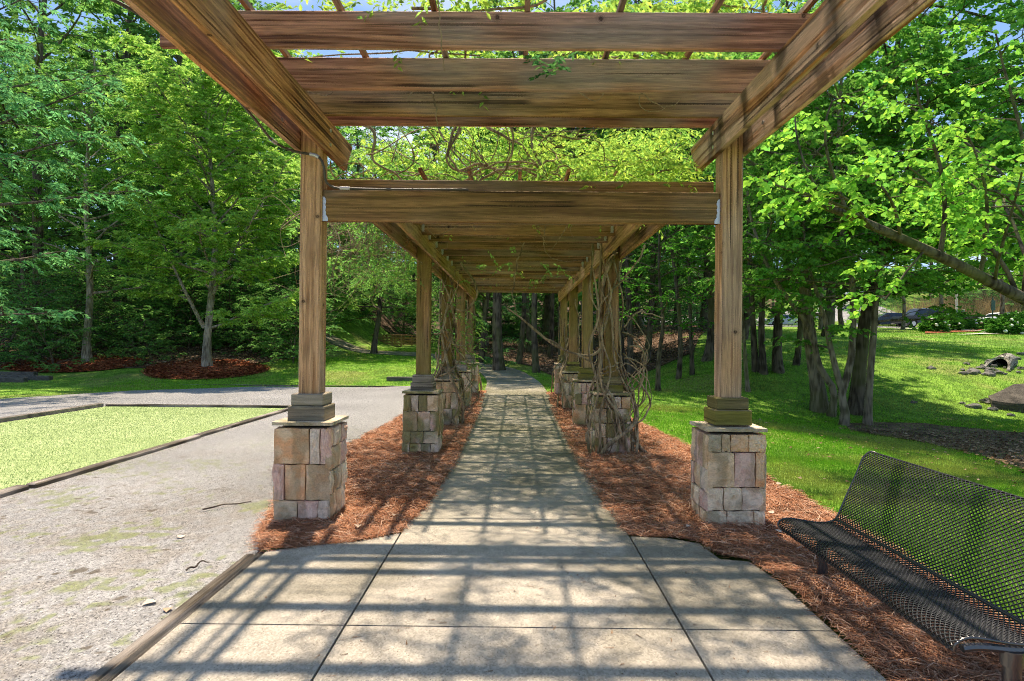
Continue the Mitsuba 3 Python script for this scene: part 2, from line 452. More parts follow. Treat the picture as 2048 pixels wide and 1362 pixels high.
# the path: slabs with open joints over a dark bed
PATH = spline([(0, 2.0), (0, 5), (0, 8), (0, 11), (0, 14), (0, 17), (-0.02, 20), (-0.25, 25), (-1.2, 29.5), (-3.6, 33), (-7.5, 35.5), (-13, 37.2), (-20, 38.5)], 240)[:, :2]
ps = np.concatenate([[0], np.cumsum(np.linalg.norm(np.diff(PATH, axis=0), axis=1))])


def path_pt(s, off):
    c = np.array([np.interp(s, ps, PATH[:, 0]), np.interp(s, ps, PATH[:, 1])])
    e = np.array([np.interp(s + .05, ps, PATH[:, 0]), np.interp(s + .05, ps, PATH[:, 1])]) - np.array([np.interp(s - .05, ps, PATH[:, 0]), np.interp(s - .05, ps, PATH[:, 1])])
    e /= np.linalg.norm(e)
    return c + off * np.array([e[1], -e[0]])


HW, J = 0.95, 0.0065
pz = over(0.05)
path_poly = Polygon([path_pt(s, -HW) for s in np.arange(0, ps[-1] - .1, .4)] + [path_pt(s, HW) for s in np.arange(ps[-1] - .1, 0, -.4)])
left_poly = Polygon([(-1.885, -3), (-0.95, -3), (-0.95, 5.33), (-1.25, 5.09), (-1.55, 4.98), (-1.885, 4.84)])
right_poly = Polygon([(0.95, -3), (1.79, -3), (1.79, 4.33), (1.73, 4.71), (1.53, 4.76), (1.48, 5.12), (1.27, 5.25), (0.95, 5.29)])
cp = struct('concrete_path', join([sheet(path_poly, over(0.032), 0.5), sheet(left_poly, over(0.032), 0.4), sheet(right_poly, over(0.032), 0.4)]), 'joint_dirt')
cuts = [-3, -0.1, 1.74, 3.58, 5.76] + list(np.arange(7.59, 64, 1.83))
st = [y - 2.0 for y in cuts]
for a, b in zip(st[:-1], st[1:]):
    if b > ps[-1]: break
    a, b = max(a, 0) + J, b - J
    if b <= a: continue
    ss = np.linspace(a, b, 5)
    poly = Polygon([path_pt(s, HW - J) for s in ss] + [path_pt(s, -HW + J) for s in ss[::-1]])
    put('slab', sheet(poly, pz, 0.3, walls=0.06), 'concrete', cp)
for side in (left_poly, right_poly):
    for a, b in zip(cuts[:5], cuts[1:5] + [6.5]):
        poly = side.buffer(-J).intersection(Polygon([(-5, a + J), (5, a + J), (5, b - J), (-5, b - J)]))
        if not poly.is_empty and poly.area > .02 and b > 0:
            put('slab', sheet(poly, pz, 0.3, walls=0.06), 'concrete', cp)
front = Polygon([(-.95 + J, -3), (.95 - J, -3), (.95 - J, 1.74 - J), (-.95 + J, 1.74 - J)])
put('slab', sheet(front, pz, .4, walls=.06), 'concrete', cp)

# gravel, court turf, beds, litter
gravel_poly = Polygon([(-1.9, -4), (-1.95, 4.85), (-2.2, 5.6), (-2.4, 6.6), (-2.5, 8), (-2.45, 12), (-2.35, 18.5), (-2.4, 21.6), (-4, 22.6), (-9, 22.4), (-12.2, 20.2), (-14, 17.0), (-17, 14.6), (-24, 12), (-30, 8), (-30, -4)])
struct('gravel_court', sheet(gravel_poly, over(0.012), 0.45), 'gravel_dust')
CX0, CX1, CY0, CY1 = -9.9, -5.35, 2.2, 15.3
court_poly = Polygon([(CX0, CY0), (CX1, CY0), (CX1, CY1), (CX0, CY1)])
struct('court_turf', sheet(court_poly, over(0.022), 0.5), 'soil', uv=3)


def bed_z(x, y):
    n = meshkit.fbm(np.stack([np.asarray(x) * 2.6, np.asarray(y) * 2.6, np.zeros_like(np.asarray(x, float))], -1), 3, seed=3)
    return H(x, y) + 0.012 + 0.085 * n


straw_left = Polygon([(-1.93, 4.80), (-1.55, 4.97), (-1.25, 5.08), (-0.97, 5.32), (-0.86, 6.2), (-0.80, 8.3), (-0.82, 12), (-0.88, 19.2), (-2.1, 19.4), (-2.35, 16), (-2.5, 12), (-2.62, 8.3), (-2.42, 6.6), (-2.22, 5.65), (-2.1, 5.2)])
straw_right = Polygon([(1.81, -1), (1.81, 4.34), (1.75, 4.74), (1.555, 4.79), (1.50, 5.14), (1.28, 5.28), (.95, 5.33), (.88, 6.3), (.84, 8.5), (.85, 12), (.88, 19.2), (2.2, 19.3), (2.35, 15), (2.55, 12.4), (2.75, 10), (3.0, 8.0), (3.05, 6.8), (3.0, 5.4), (2.85, 3.4), (2.8, -1)])
sb = struct('straw_bed', sheet(straw_left, bed_z, 0.09, 1), 'soil', smooth=True, uv=2)
sb2 = struct('straw_bed', sheet(straw_right, bed_z, 0.1, 2), 'soil', smooth=True, uv=2)


def pix_poly(pts): return Polygon([tuple(ground_at(*p)[:2]) for p in pts])


forest_floor = Polygon([(-10.4, 29), (-11.4, 26.8), (-14.5, 25.8), (-20, 25.2), (-60, 24), (-90, 60), (-60, 120), (0, 130), (30, 120), (40, 96), (26, 70), (15, 48), (9.5, 33), (7.5, 27), (4.5, 24.5), (2.6, 24.5), (1.6, 26), (0.7, 31), (-1.5, 36), (-6, 49), (-12, 48), (-16, 40), (-13, 33)])
struct('forest_floor', sheet(forest_floor, over(0.03), 1.1), 'soil', smooth=True, uv=1)
swale = pix_poly([(1690, 848), (1760, 846), (1850, 848), (1950, 858), (2090, 872), (2200, 890), (2200, 985), (2060, 945), (1960, 912), (1850, 885), (1760, 872), (1700, 862)])
struct('leaf_litter_bed', sheet(swale, over(0.02), 0.3), 'soil', smooth=True, uv=1)
ga, gb = ground_at(415, 738), ground_at(176, 728)
ring_a = Polygon([(ga[0] + 2.35 * math.cos(t) * (1 + .07 * math.sin(3 * t)), ga[1] - .25 + 1.9 * math.sin(t)) for t in np.linspace(0, 2 * math.pi, 40, endpoint=False)])
struct('mulch_ring', sheet(ring_a, lambda x, y: H(x, y) + .03 + .10 * np.clip(1 - ((x - ga[0]) / 2.4) ** 2 - ((y - ga[1]) / 1.9) ** 2, 0, 1), 0.25), 'soil', smooth=True, uv=4)
ring_b = Polygon([(gb[0] + 2.7 * math.cos(t) * (1 + .07 * math.sin(2 * t)) - .3, gb[1] - .25 + 1.7 * math.sin(t)) for t in np.linspace(0, 2 * math.pi, 40, endpoint=False)])
struct('mulch_ring', sheet(ring_b, lambda x, y: H(x, y) + .045 + .08 * np.clip(1 - ((x - gb[0]) / 2.7) ** 2 - ((y - gb[1]) / 1.7) ** 2, 0, 1), 0.25), 'soil', smooth=True, uv=4)
struct('parking_lot', sheet(Polygon([(16, 56), (75, 52), (75, 66.5), (44, 66.5), (36, 92), (16, 92)]), over(0.05), 1.5), 'soil', smooth=True, uv=5)
struct('pavement', sheet(Polygon([(24, 35), (30, 37.6), (60, 37.6), (60, 39.2), (33.5, 39.2), (30.5, 41.5), (30, 51), (28.4, 51), (28.6, 41), (29.5, 39)]), over(0.06), 0.6), 'soil', smooth=True, uv=6)
#@TREES
#@BUILD


# ------------------------------------------------------------------ timber members
_w = [0]


def member(name, parent, x0, x1, y0, y1, z0, z1, axis, kind, bevel=0.006, cut=None, label=None, warp=0.0):
    """A timber between the given planes; uv runs along the grain (axis) and round the girth, and holds the kind of wood."""
    m = bx(x0, x1, y0, y1, z0, z1, bevel)
    if cut is not None: m = cut(m)
    v = m.vertices[m.faces].reshape(-1, 3)
    f = np.arange(len(v)).reshape(-1, 3)
    nrm = np.repeat(m.face_normals, 3, axis=0)
    _w[0] += 1
    r = np.random.default_rng(_w[0])
    others = [i for i in range(3) if i != axis]
    a, b = others
    use_b = np.abs(nrm[:, a]) >= np.abs(nrm[:, b])           # a face looking along a is spread over b
    girth = np.where(use_b, v[:, b] - [x0, y0, z0][b], (v[:, a] - [x0, y0, z0][a]) + 1.1) % 9.0
    girth = np.clip(girth + r.uniform(0, 6), 0.01, 9.9)
    uv = np.column_stack([np.clip(v[:, axis] + 15 + r.uniform(0, 40), .1, 99) + 100 * (_w[0] % 97), girth + 10 * WOODS.index(kind)])
    return put(name, trimesh.Trimesh(v, f, process=False), 'wood', parent, False, label, uv=uv)


def cut_end(m, plane_pts, axis_keep=1):
    return m


PX = 0.03                                              # the pavilion stands a little to the right of the path's middle
P1Y, P0Y, PXH = 5.85, 1.35, 1.905
ZB0, ZB1, ZR1 = 3.32, 3.62, 3.88
pav = thing('timber_pergola', 'wide brown timber pergola over the path entrance, with open rafters and thin battens', 'pergola', kind='thing')
for s in (-1, 1):
    for py in (P1Y, P0Y):
        cx = PX + s * PXH
        # its own plinth belongs to each post
        p = member('post', pav, cx - .096, cx + .096, py - .096, py + .096, 1.10, 3.60, 2, 'post', 0.008)
        k1 = 'plinth' if s < 0 else 'mossy_plinth'
        member('plinth_block', p, cx - .167, cx + .167, py - .167, py + .167, .872, 1.010, 0, k1, 0.008)
        member('plinth_block', p, cx - .145, cx + .145, py - .145, py + .145, 1.012, 1.118, 0, k1, 0.008)


def beam(parent, xc, y0, y1, z0, z1, kind, concave=True, t=0.045):
    """A side beam; its far end is cut back at a slant, slightly hollowed, as the photograph shows."""
    h = z1 - z0
    prof_ = [(y0, z0), (y1 - .20, z0), (y1 - .17, z0 + .25 * h), (y1 - .105, z0 + .55 * h), (y1 - .03, z0 + .85 * h), (y1, z1), (y0 - 0.2, z1)]
    m = trimesh.creation.extrude_polygon(Polygon(prof_), t, engine='earcut')
    m.apply_transform(np.array([[0, 0, 1, xc - t / 2], [1, 0, 0, 0], [0, 1, 0, 0], [0, 0, 0, 1.0]]))
    v = m.vertices[m.faces].reshape(-1, 3)
    n = np.repeat(m.face_normals, 3, axis=0)
    _w[0] += 1
    r = np.random.default_rng(_w[0])
    g = np.where(np.abs(n[:, 0]) > .5, v[:, 2] - z0, 1.1 + v[:, 0] - xc)
    uv = np.column_stack([np.clip(v[:, 1] + 15 + r.uniform(0, 40), .1, 99) + 100 * (_w[0] % 97), np.clip(g + r.uniform(.2, 6), .01, 9.9) + 10 * WOODS.index(kind)])
    return put('beam', trimesh.Trimesh(v, np.arange(len(v)).reshape(-1, 3), process=False), 'wood', parent, False, uv=uv)


def bolt(parent, p, axis=0, r=0.016):
    c = trimesh.creation.cylinder(radius=r, height=0.012, sections=10)
    if axis == 0: c.apply_transform(trimesh.transformations.rotation_matrix(math.pi / 2, [0, 1, 0]))
    c.apply_translation(p)
    put('bolt', c, 'galvanised', parent)


for s in (-1, 1):
    for off in (-.122, .122):
        b = beam(pav, PX + s * PXH + off, 0.5, 6.64, ZB0, ZB1, 'beam')
        if off * s < 0:
            for z in (ZB0 + .08, ZB0 + .21): bolt(b, (PX + s * PXH + off - s * .026, P1Y, z))
        else:
            bolt(b, (PX + s * PXH + off - s * .026, P1Y - .55, ZB0 + .12))
RAFTERS = [1.20, 1.47, 2.23, 2.95, 3.67, 4.39, 5.11, 5.70, 5.955]
for i, y in enumerate(RAFTERS):
    d = .004 * math.sin(3.1 * i)
    def snip(m):
        return m
    member('rafter', pav, -2.49 if i == 5 else -2.16, 2.27, y, y + .042, ZB1 + .002 + d, ZR1 + d, 0, 'mossy_cross' if i == 7 else 'rafter', 0.007)
for x in (-2.2, -1.88, -1.245, -.59, .055, .70, 1.35, 1.97):
    member('batten', pav, x - .02, x + .02, .8, 6.35, ZR1 + .008, ZR1 + .05, 1, 'rafter', 0.004)
# the cross beam on hangers between the two far posts, with a second board behind it
cb = member('cross_beam', pav, PX - PXH + .100, PX + PXH - .100, P1Y - .06, P1Y + .02, 2.69, 2.972, 0, 'mossy_cross', 0.006)
member('cross_beam', pav, PX - PXH + .02, PX + PXH - .1, P1Y + .125, P1Y + .165, 2.84, 3.115, 0, 'mossy_cross', 0.006, label='darker board behind the cross beam, half hidden under the vine')
for s in (-1, 1):
    xe = PX + s * (PXH - .099)
    pts = [(0, 0), (.052, 0), (.050, .030), (.030, .062), (.034, .075), (.026, .10), (.033, .125), (.026, .15), (.033, .175), (.028, .205), (.016, .222), (0, .222)]
    m = trimesh.creation.extrude_polygon(Polygon(pts), .003, engine='earcut')
    for hx, hz in ((.012, .05), (.012, .11), (.012, .17), (.022, .035)):
        h = trimesh.creation.cylinder(radius=.004, height=.004, sections=8); h.apply_translation((hx, hz, .0025)); m = trimesh.util.concatenate([m, h])
    m.apply_transform(np.array([[-s, 0, 0, xe], [0, 0, -1, P1Y - .0615], [0, 1, 0, 2.686], [0, 0, 0, 1.0]]))
    put('hanger', m, 'galvanised', cb, label='grey toothed metal hanger plate')

# ------------------------------------------------------------------ the narrow pergola along the path
NX, NY = 1.375, [9.38, 12.5, 15.6, 18.7]
nar = thing('timber_pergola', 'long narrow pergola of mossy timber over the path, roofed with vine', 'pergola', kind='thing')
for s in (-1, 1):
    for py in NY:
        cx, g = .01 + s * NX, float(H(s * NX, py)) + .05
        p = member('post', nar, cx - .098, cx + .098, py - .098, py + .098, g + 1.10, 3.08, 2, 'mossy_post', 0.008)
        kp = 'mossy_plinth' if s > 0 else 'plinth'
        member('plinth_block', p, cx - .165, cx + .165, py - .165, py + .165, g + .872, g + 1.0, 0, kp, 0.008)
        member('plinth_block', p, cx - .143, cx + .143, py - .143, py + .143, g + 1.002, g + 1.112, 0, kp, 0.008)
    for off in (-.122, .122):
        beam(nar, .01 + s * NX + off, 6.40, 19.3, 2.82, 3.10, 'mossy_beam')
NR = [6.65, 7.4, 8.12, 8.75, 9.5, 10.25, 11.0, 11.75, 12.6, 13.4, 14.2, 15.0, 15.8, 16.6, 17.4, 18.2, 19.0]
for i, y in enumerate(NR):
    r = member('rafter', nar, -NX + .155, NX - .135, y, y + .042, 2.975 + .010 * (y - 9) + .006 * math.sin(2.3 * i), 3.22 + .010 * (y - 9), 0, 'mossy_cross', 0.005)
    if i < 8:
        for s in (-1, 1):
            put('hanger', bx(s * (NX - .17) - .018, s * (NX - .17) + .018, y - .004, y - .001, 3.0, 3.11, 0), 'galvanised', r)
for x in (-1.0, -.5, 0.02, .52, 1.02):
    member('batten', nar, x - .02, x + .02, 6.5, 19.2, 3.335, 3.375, 1, 'rafter', 0.004)


# ------------------------------------------------------------------ stone pillars: every stone a piece
def stone_block(w, h, d, r, amp=0.012):
    """A split-faced stone w wide, h high, d deep; its face looks along -y and bulges unevenly."""
    nx, nz = 5, 5
    U, W = np.meshgrid(np.linspace(-1, 1, nx), np.linspace(-1, 1, nz), indexing='ij')
    e = np.maximum(np.abs(U), np.abs(W))
    b = np.where(e > .99, 0.0, amp * r.uniform(.3, 1.0) + r.normal(0, amp * .33, U.shape))
    X, Z = U * w / 2, W * h / 2
    X = X + np.where(np.abs(U) > .99, r.normal(0, .003, X.shape), 0); Z = Z + np.where(np.abs(W) > .99, r.normal(0, .003, Z.shape), 0)
    front = np.stack([X, -b - d, Z], -1).reshape(-1, 3)
    ring = [(i, 0) for i in range(nx)] + [(nx - 1, j) for j in range(1, nz)] + [(i, nz - 1) for i in range(nx - 2, -1, -1)] + [(0, j) for j in range(nz - 2, 0, -1)]
    idx = np.array([i * nz + j for i, j in ring])
    back = front[idx].copy(); back[:, 1] = 0
    v = np.vstack([front, back])
    f = []
    for i in range(nx - 1):
        for j in range(nz - 1):
            a, b_, c, d_ = i * nz + j, (i + 1) * nz + j, (i + 1) * nz + j + 1, i * nz + j + 1
            f += [(a, b_, c), (a, c, d_)] if (i + j) % 2 else [(a, b_, d_), (b_, c, d_)]
    n = len(idx)
    for k in range(n):
        a, b_ = idx[k], idx[(k + 1) % n]
        f += [(b_, a, 25 + k), (b_, 25 + k, 25 + (k + 1) % n)]
    return v, np.array(f)


COURSES = {   # the courses the photograph shows, top to bottom: (height, [relative widths with tones]) for the front faces of the two nearest pillars
    'a': [(.305, [(2.5, 1), (.72, 2), (.8, 3)]), (.305, [(.75, 3), (1.45, 1), (1.75, 0)]), (.19, [(1.7, 5), (1.5, 3), (.9, 2)])],
    'b': [(.155, [(1.0, 5), (.65, 0), (1.35, 1), (1.2, 0)]), (.305, [(1.9, 0), (1.5, 3), (.7, 1)]), (.20, [(1.2, 4), (1.4, 4), (1.7, 2)]), (.165, [(1.4, 5), (1.9, 4), (.8, 4)])],
    'c': [(.235, [(.9, 0), (.85, 2), (1.0, 3), (1.3, 0)]), (.285, [(1.6, 0), (1.4, 2), (.9, 3)]), (.175, [(.8, 4), (1.4, 2), (1.6, 4)]), (.145, [(.7, 4), (1.2, 0), (1.0, 2), (.8, 4)])],
}


def pillar(cx, cy, base, label, courses=None, seed=0, half=.253, height=.855, style=None):
    t = thing('stone_pillar', label, 'pillar', 'stone pillars under the pergola posts', 'thing')
    r = np.random.default_rng(seed + 40)
    core = half - .05
    put('core', bx(cx - core, cx + core, cy - core, cy + core, base - .15, base + height - .03, 0), 'mortar', t)
    for side in range(4):
        ang = side * math.pi / 2
        if side == 0 and courses: rows = COURSES[courses]
        else:
            hs, left = [], .80
            while left > .12:
                h = min(left, r.choice([.16, .2, .29, .30])); h = left if left - h < .12 else h
                hs.append(h); left -= h
            rows = [(h, [(r.uniform(.7, 1.9), int(r.choice([0, 0, 1, 2, 3, 4, 5]))) for _ in range(r.integers(2, 5))]) for h in hs]
        tot = sum(h for h, _ in rows)
        z = base + height - .028
        for h, ws in rows:
            h = h * (height - .02) / tot
            W = sum(w for w, _ in ws)
            u = -half
            for w, tone in ws:
                w = w / W * 2 * half
                gap = .010
                v, f = stone_block(w - gap, h - gap, .05 + r.uniform(-.010, .010), r, .017)
                # corner stones run past the neighbour's face by a hair; faces butt at the corners
                x = v[:, 0] + u + w / 2; y = v[:, 1] - core; zz = v[:, 2] + z - h / 2
                x = np.clip(x, -half - .004, half + .004)
                X = cx + x * math.cos(ang) - y * math.sin(ang); Y = cy + x * math.sin(ang) + y * math.cos(ang)
                put('stone', trimesh.Trimesh(np.column_stack([X, Y, zz]), f, process=False), 'stone', t, 40, uv=None) if False else \
                    put('stone', trimesh.Trimesh(np.column_stack([X, Y, zz]), f, process=False), 'stone', t, uv=tone + .2)
                u += w
            z -= h
    # flagstone cap with a ragged edge
    hc = half + .014
    ring = []
    for k in range(4):
        for q_ in np.linspace(-1, 1, 7)[:-1]:
            a = k * math.pi / 2
            x, y = hc * q_, -hc - r.uniform(-.006, .009)
            ring.append((cx + x * math.cos(a) - y * math.sin(a), cy + x * math.sin(a) + y * math.cos(a)))
    m = trimesh.creation.extrude_polygon(Polygon(ring), .028, engine='earcut')
    m.apply_translation((0, 0, base + height - .004))
    put('cap', m, 'stone', t, uv=6.2)
    return t


pillar(PX - PXH, P1Y, 0.0, 'stone pillar with orange and mauve blocks under the gravel side post of the wide pergola', 'a', 1)
pillar(PX + PXH, P1Y, -0.02, 'stone pillar of cream blocks beside the black mesh bench, under a mossy plinth', 'b', 2)
NAMES = ['first', 'second', 'third', 'fourth']
for i, py in enumerate(NY):
    pillar(-NX + .01, py, float(H(-NX, py)) + .05, f'stone pillar under the {NAMES[i]} narrow pergola post on the gravel side of the path', 'c' if i == 0 else None, 10 + i)
for i, py in enumerate(NY):
    pillar(NX + .01, py, float(H(NX, py)) + .05, f'stone pillar under the {NAMES[i]} narrow pergola post on the lawn side' + (', wrapped in vine stems' if i == 0 else ' of the path'), None, 20 + i)

# ------------------------------------------------------------------ conduit on the pavilion
cond = thing('conduit', 'thin grey brown cable conduit bent round the post onto the cross beam', 'conduit')
cpts = spline([(-2.36, 2.6, 3.56), (-2.30, 3.6, 3.52), (-2.19, 3.85, 3.50), (-2.085, 4.2, 3.42), (-2.08, 5.2, 3.31), (-2.03, 5.66, 3.295), (-1.92, 5.735, 3.285), (-1.80, 5.735, 3.255), (-1.745, 5.74, 3.12), (-1.735, 5.77, 3.03), (-1.68, 5.79, 2.995), (-1.6, 5.80, 2.987), (-1.4, 5.81, 2.985), (-1.1, 5.81, 2.985), (-.8, 5.81, 2.985), (-.45, 5.81, 2.985)], 110)
put('pipe', join([tube(cpts, .0115, 8)]), 'conduit_grey', cond, True)
for k in (64, 74, 84): put('clip', join([tube(cpts[k - 1:k + 2], .017, 8)]), 'galvanised', cond)

# ------------------------------------------------------------------ timber edging
def edging(name, label, x0, x1, y0, y1, z0, z1, axis, group=None, tilt=0.0):
    k = thing(name, label, 'timber edging', group, 'thing')
    m = bx(x0, x1, y0, y1, z0, z1, 0.012)
    m = m.subdivide_to_size(0.6) if False else m
    v = m.vertices[m.faces].reshape(-1, 3); n = np.repeat(m.face_normals, 3, axis=0)
    o = [i for i in range(3) if i != axis]
    g = np.where(np.abs(n[:, o[0]]) >= np.abs(n[:, o[1]]), v[:, o[1]], v[:, o[0]] + 1.3)
    r = np.random.default_rng(len(label))
    uv = np.column_stack([np.clip(v[:, axis] + 30, .1, 99) + 100 * len(label), np.clip((g - g.min()) + r.uniform(.1, 5), .01, 9.9) + 10 * WOODS.index('edging')])
    put_key = mikit.ply(trimesh.Trimesh(v, np.arange(len(v)).reshape(-1, 3), process=False), 'wood', uv=uv)
    scene[k] = put_key


edging('timber_edging', 'weathered timber board tight against the edge of the concrete slab', -1.962, -1.892, -1.5, 4.86, -.13, -.010, 1)
edging('timber_edging', 'outer weathered board of the slab edge, half sunk in the gravel', -2.045, -1.972, -1.5, 4.83, -.13, -.022, 1)
for nm, x, ya, yb, wd in (('facing the path, nearest length', CX1, 2.2, 6.9, .07), ('facing the path, middle length with a bent joint', CX1 + .04, 6.95, 10.6, .06), ('facing the path, farthest length', CX1, 10.65, 15.3, .06)):
    edging('timber_edging', f'thin worn board edging the grass court, {nm}', x - wd, x + wd, ya, yb, -.12, .004, 1)
edging('timber_edging', 'dark board edging the far end of the grass court', CX0 - .05, CX1 + .05, CY1 + .07, CY1 + .15, -.12, .02, 0)
edging('timber_edging', 'dark board edging the wooded side of the grass court', CX0 - .17, CX0 - .06, 6, CY1 + .05, -.12, .045, 1)
edging('timber_edging', 'low timber strip at the far side of the gravel before the shaded lawn', -12, -2.6, 22.62, 22.7, -.15, .0, 0)

# ------------------------------------------------------------------ bench of expanded metal
bench = thing('park_bench', 'black mesh metal bench on a pedestal leg beside the concrete slab', 'bench')
BY0, BY1 = 2.70, 4.52
SECT = spline([(1.905, .285), (1.872, .300), (1.858, .335), (1.885, .362), (1.95, .370), (2.07, .352), (2.18, .345), (2.25, .362), (2.295, .43), (2.345, .55), (2.42, .72), (2.475, .835), (2.495, .853), (2.515, .845)], 160)
SECT = np.array(SECT) if len(SECT[0]) == 2 else SECT
sl = np.concatenate([[0], np.cumsum(np.linalg.norm(np.diff(SECT, axis=0), axis=1))])
SPLIT = sl[np.argmin(np.linalg.norm(SECT - [2.262, .375], axis=1))]


def on_bench(u, v):
    """u along the bench, v along its section, in metres."""
    return np.column_stack([np.interp(v, sl, SECT[:, 0]), u, np.interp(v, sl, SECT[:, 1])])


def grid_panel(v0, v1, r0, r1):
    pu, pv = .0160, .0128
    rows, cols = int(round((v1 - v0) / pv)), int(round((BY1 - BY0) / pu))
    parts = []
    def inside(u, v):
        ok = np.ones_like(u, bool)
        for (vc, rr) in ((v0, r0), (v1, r1)):
            for uc in (BY0, BY1):
                if rr > 0:
                    du, dv = np.abs(u - uc), np.abs(v - vc)
                    ok &= ~((du < rr) & (dv < rr) & ((rr - du) ** 2 + (rr - dv) ** 2 > rr ** 2))
        return ok
    for j in range(rows + 1):
        k = np.arange(cols + 1)
        u = BY0 + k * pu
        v = np.clip(v0 + j * pv + np.where((k + j) % 2 == 0, 1, -1) * pv * .44, v0, v1)
        ok = inside(u, v)
        runs = np.split(np.nonzero(ok)[0], np.nonzero(np.diff(np.nonzero(ok)[0]) > 1)[0] + 1)
        for rn in runs:
            if len(rn) > 1: parts.append(tube(on_bench(u[rn], v[rn]), .0041, 5, caps=False))
    # rim: a rounded rectangle in (u, v)
    rim = Polygon([(BY0, v0), (BY1, v0), (BY1, v1), (BY0, v1)])
    rim_pts = np.array(rim.exterior.coords)
    loop = []
    for (uc, vc, rr, a0) in ((BY0, v0, r0, 180), (BY1, v0, r0, 270), (BY1, v1, r1, 0), (BY0, v1, r1, 90)):
        su, sv = (1 if uc == BY0 else -1), (1 if vc == v0 else -1)
        for a in np.radians(np.linspace(a0, a0 + 90, 8)):
            loop.append((uc + su * rr + rr * math.cos(a), vc + sv * rr + rr * math.sin(a)))
    loop = np.array(loop + loop[:1])
    ls = np.concatenate([[0], np.cumsum(np.linalg.norm(np.diff(loop, axis=0), axis=1) + 1e-6)])
    t = np.linspace(0, ls[-1], 420)
    lu, lv = np.interp(t, ls, loop[:, 0]), np.interp(t, ls, loop[:, 1])
    parts.append(tube(on_bench(lu, lv), .007, 6))
    return join(parts)


put('seat', grid_panel(0, SPLIT - .004, .10, 0.001), 'black_coating', bench, True)
put('backrest', grid_panel(SPLIT + .004, sl[-1], 0.001, .09), 'black_coating', bench, True)
for y in (BY1 - .13, BY0 + .02):
    leg = put('leg', join([tube([(2.11, y, -.1), (2.11, y, .26)], .034, 16)]), 'black_coating', bench, 40)
    put('support_arm', join([tube(spline([(1.90, y, .318), (2.02, y, .322), (2.10, y, .315), (2.2, y, .318), (2.25, y, .335)], 24), .018, 8), tube([(2.11, y, .25), (2.11, y, .315)], .045, 14)]), 'black_coating', leg, 40)
    put('ground_flange', join([tube([(2.11, y, float(bed_z(2.1, y)) - .03), (2.11, y, float(bed_z(2.1, y)) + .012)], .055, 16)]), 'black_coating', leg, 40)


# ------------------------------------------------------------------ leaves, limbs and trees
def leaf_mesh(p, ax, nr, L, W, col, shape='diamond'):
    """One small folded blade per row: base p, axis ax, normal nr, length L, width W; colour per leaf."""
    ax = unit(ax); side = unit(np.cross(nr, ax)); nr = np.cross(ax, side)
    L, W = np.asarray(L)[:, None], np.asarray(W)[:, None]
    if shape == 'diamond':
        v = np.stack([p, p + ax * L * .42 + side * W * .5 + nr * W * .13, p + ax * L - nr * L * .10, p + ax * L * .42 - side * W * .5 + nr * W * .13], 1)
        f0 = np.array([[0, 1, 2], [0, 2, 3]])
    else:
        q = [(0, 0, 0), (.12, .36, .06), (.40, .52, .10), (.74, .30, .02), (1.0, 0, -.12), (.74, -.30, .02), (.40, -.52, .10), (.12, -.36, .06)]
        v = np.stack([p + ax * L * a + side * W * b + nr * L * c for a, b, c in q], 1)
        f0 = np.array([[0, 1, 2], [0, 2, 4], [2, 3, 4], [0, 4, 6], [4, 5, 6], [0, 6, 7]])
    n, k = v.shape[:2]
    f = (f0[None] + (np.arange(n) * k)[:, None, None]).reshape(-1, 3)
    return v.reshape(-1, 3), f, np.repeat(col, k, axis=0)


def leaf_colours(n, base, r, spread=.28, yellow=.25):
    base = np.asarray(base, float)
    t = r.uniform(1 - spread, 1 + spread, (n, 1))
    y = np.clip(r.normal(0, .5, (n, 1)), -1, 1.2) * yellow
    c = base * t * np.concatenate([1 + 1.1 * y, 1 + .45 * y, 1 - .3 * y], 1)
    return np.clip(c, .004, .8)


def sprays(base, dirs, length, k, leaf_len, leaf_w, colour, r, droop=.25, shape='diamond', flat=.7, yellow=.25, spread=.36):
    """Flat sprays of k alternate leaves along each twig."""
    n = len(base)
    dirs = unit(dirs)
    up = np.array([0, 0, 1.0])
    side = unit(np.cross(dirs, up) + r.normal(0, .12, dirs.shape))
    nrm = unit(np.cross(side, dirs) + r.normal(0, .18, dirs.shape))
    nrm = nrm * np.where(nrm[:, 2:] < 0, -1, 1)
    t = (np.arange(k)[None] + r.uniform(.2, .8, (n, k))) / k
    sg = np.where(np.arange(k) % 2, 1, -1)[None, :, None]
    P = base[:, None] + dirs[:, None] * (length[:, None] * t)[..., None] - up * (droop * length[:, None] * t ** 2)[..., None]
    ax = dirs[:, None] * r.uniform(.35, .8, (n, k, 1)) + sg * side[:, None] * r.uniform(.6, 1.0, (n, k, 1)) - up * (droop * r.uniform(.2, 1.3, (n, k, 1))) + r.normal(0, .15, (n, k, 3))
    nr = nrm[:, None] + r.normal(0, flat, (n, k, 3))
    m = n * k
    tint = np.repeat(r.uniform(.78, 1.22, n), k)[:, None]
    col = leaf_colours(m, colour, r, spread, yellow) * tint
    s = r.uniform(.7, 1.25, m)
    return leaf_mesh(P.reshape(-1, 3), ax.reshape(-1, 3), nr.reshape(-1, 3), leaf_len * s, leaf_w * s, col, shape)


def cat(parts):
    vs, fs, cs, n = [], [], [], 0
    for v, f, c in parts:
        vs.append(v); fs.append(f + n); cs.append(c); n += len(v)
    return np.vstack(vs), np.vstack(fs), np.vstack(cs)


def grow(p0, az, el, length, r, n=8, flatten=.5, wob=.12):
    """A limb from p0: azimuth az, elevation el, levelling out as it goes."""
    pts, step = [np.asarray(p0, float)], length / (n - 1)
    for i in range(n - 1):
        e = el * (1 - flatten * i / (n - 1)) + r.normal(0, wob * .5)
        az += r.normal(0, wob)
        pts.append(pts[-1] + step * np.array([math.cos(az) * math.cos(e), math.sin(az) * math.cos(e), math.sin(e)]))
    return np.array(pts)


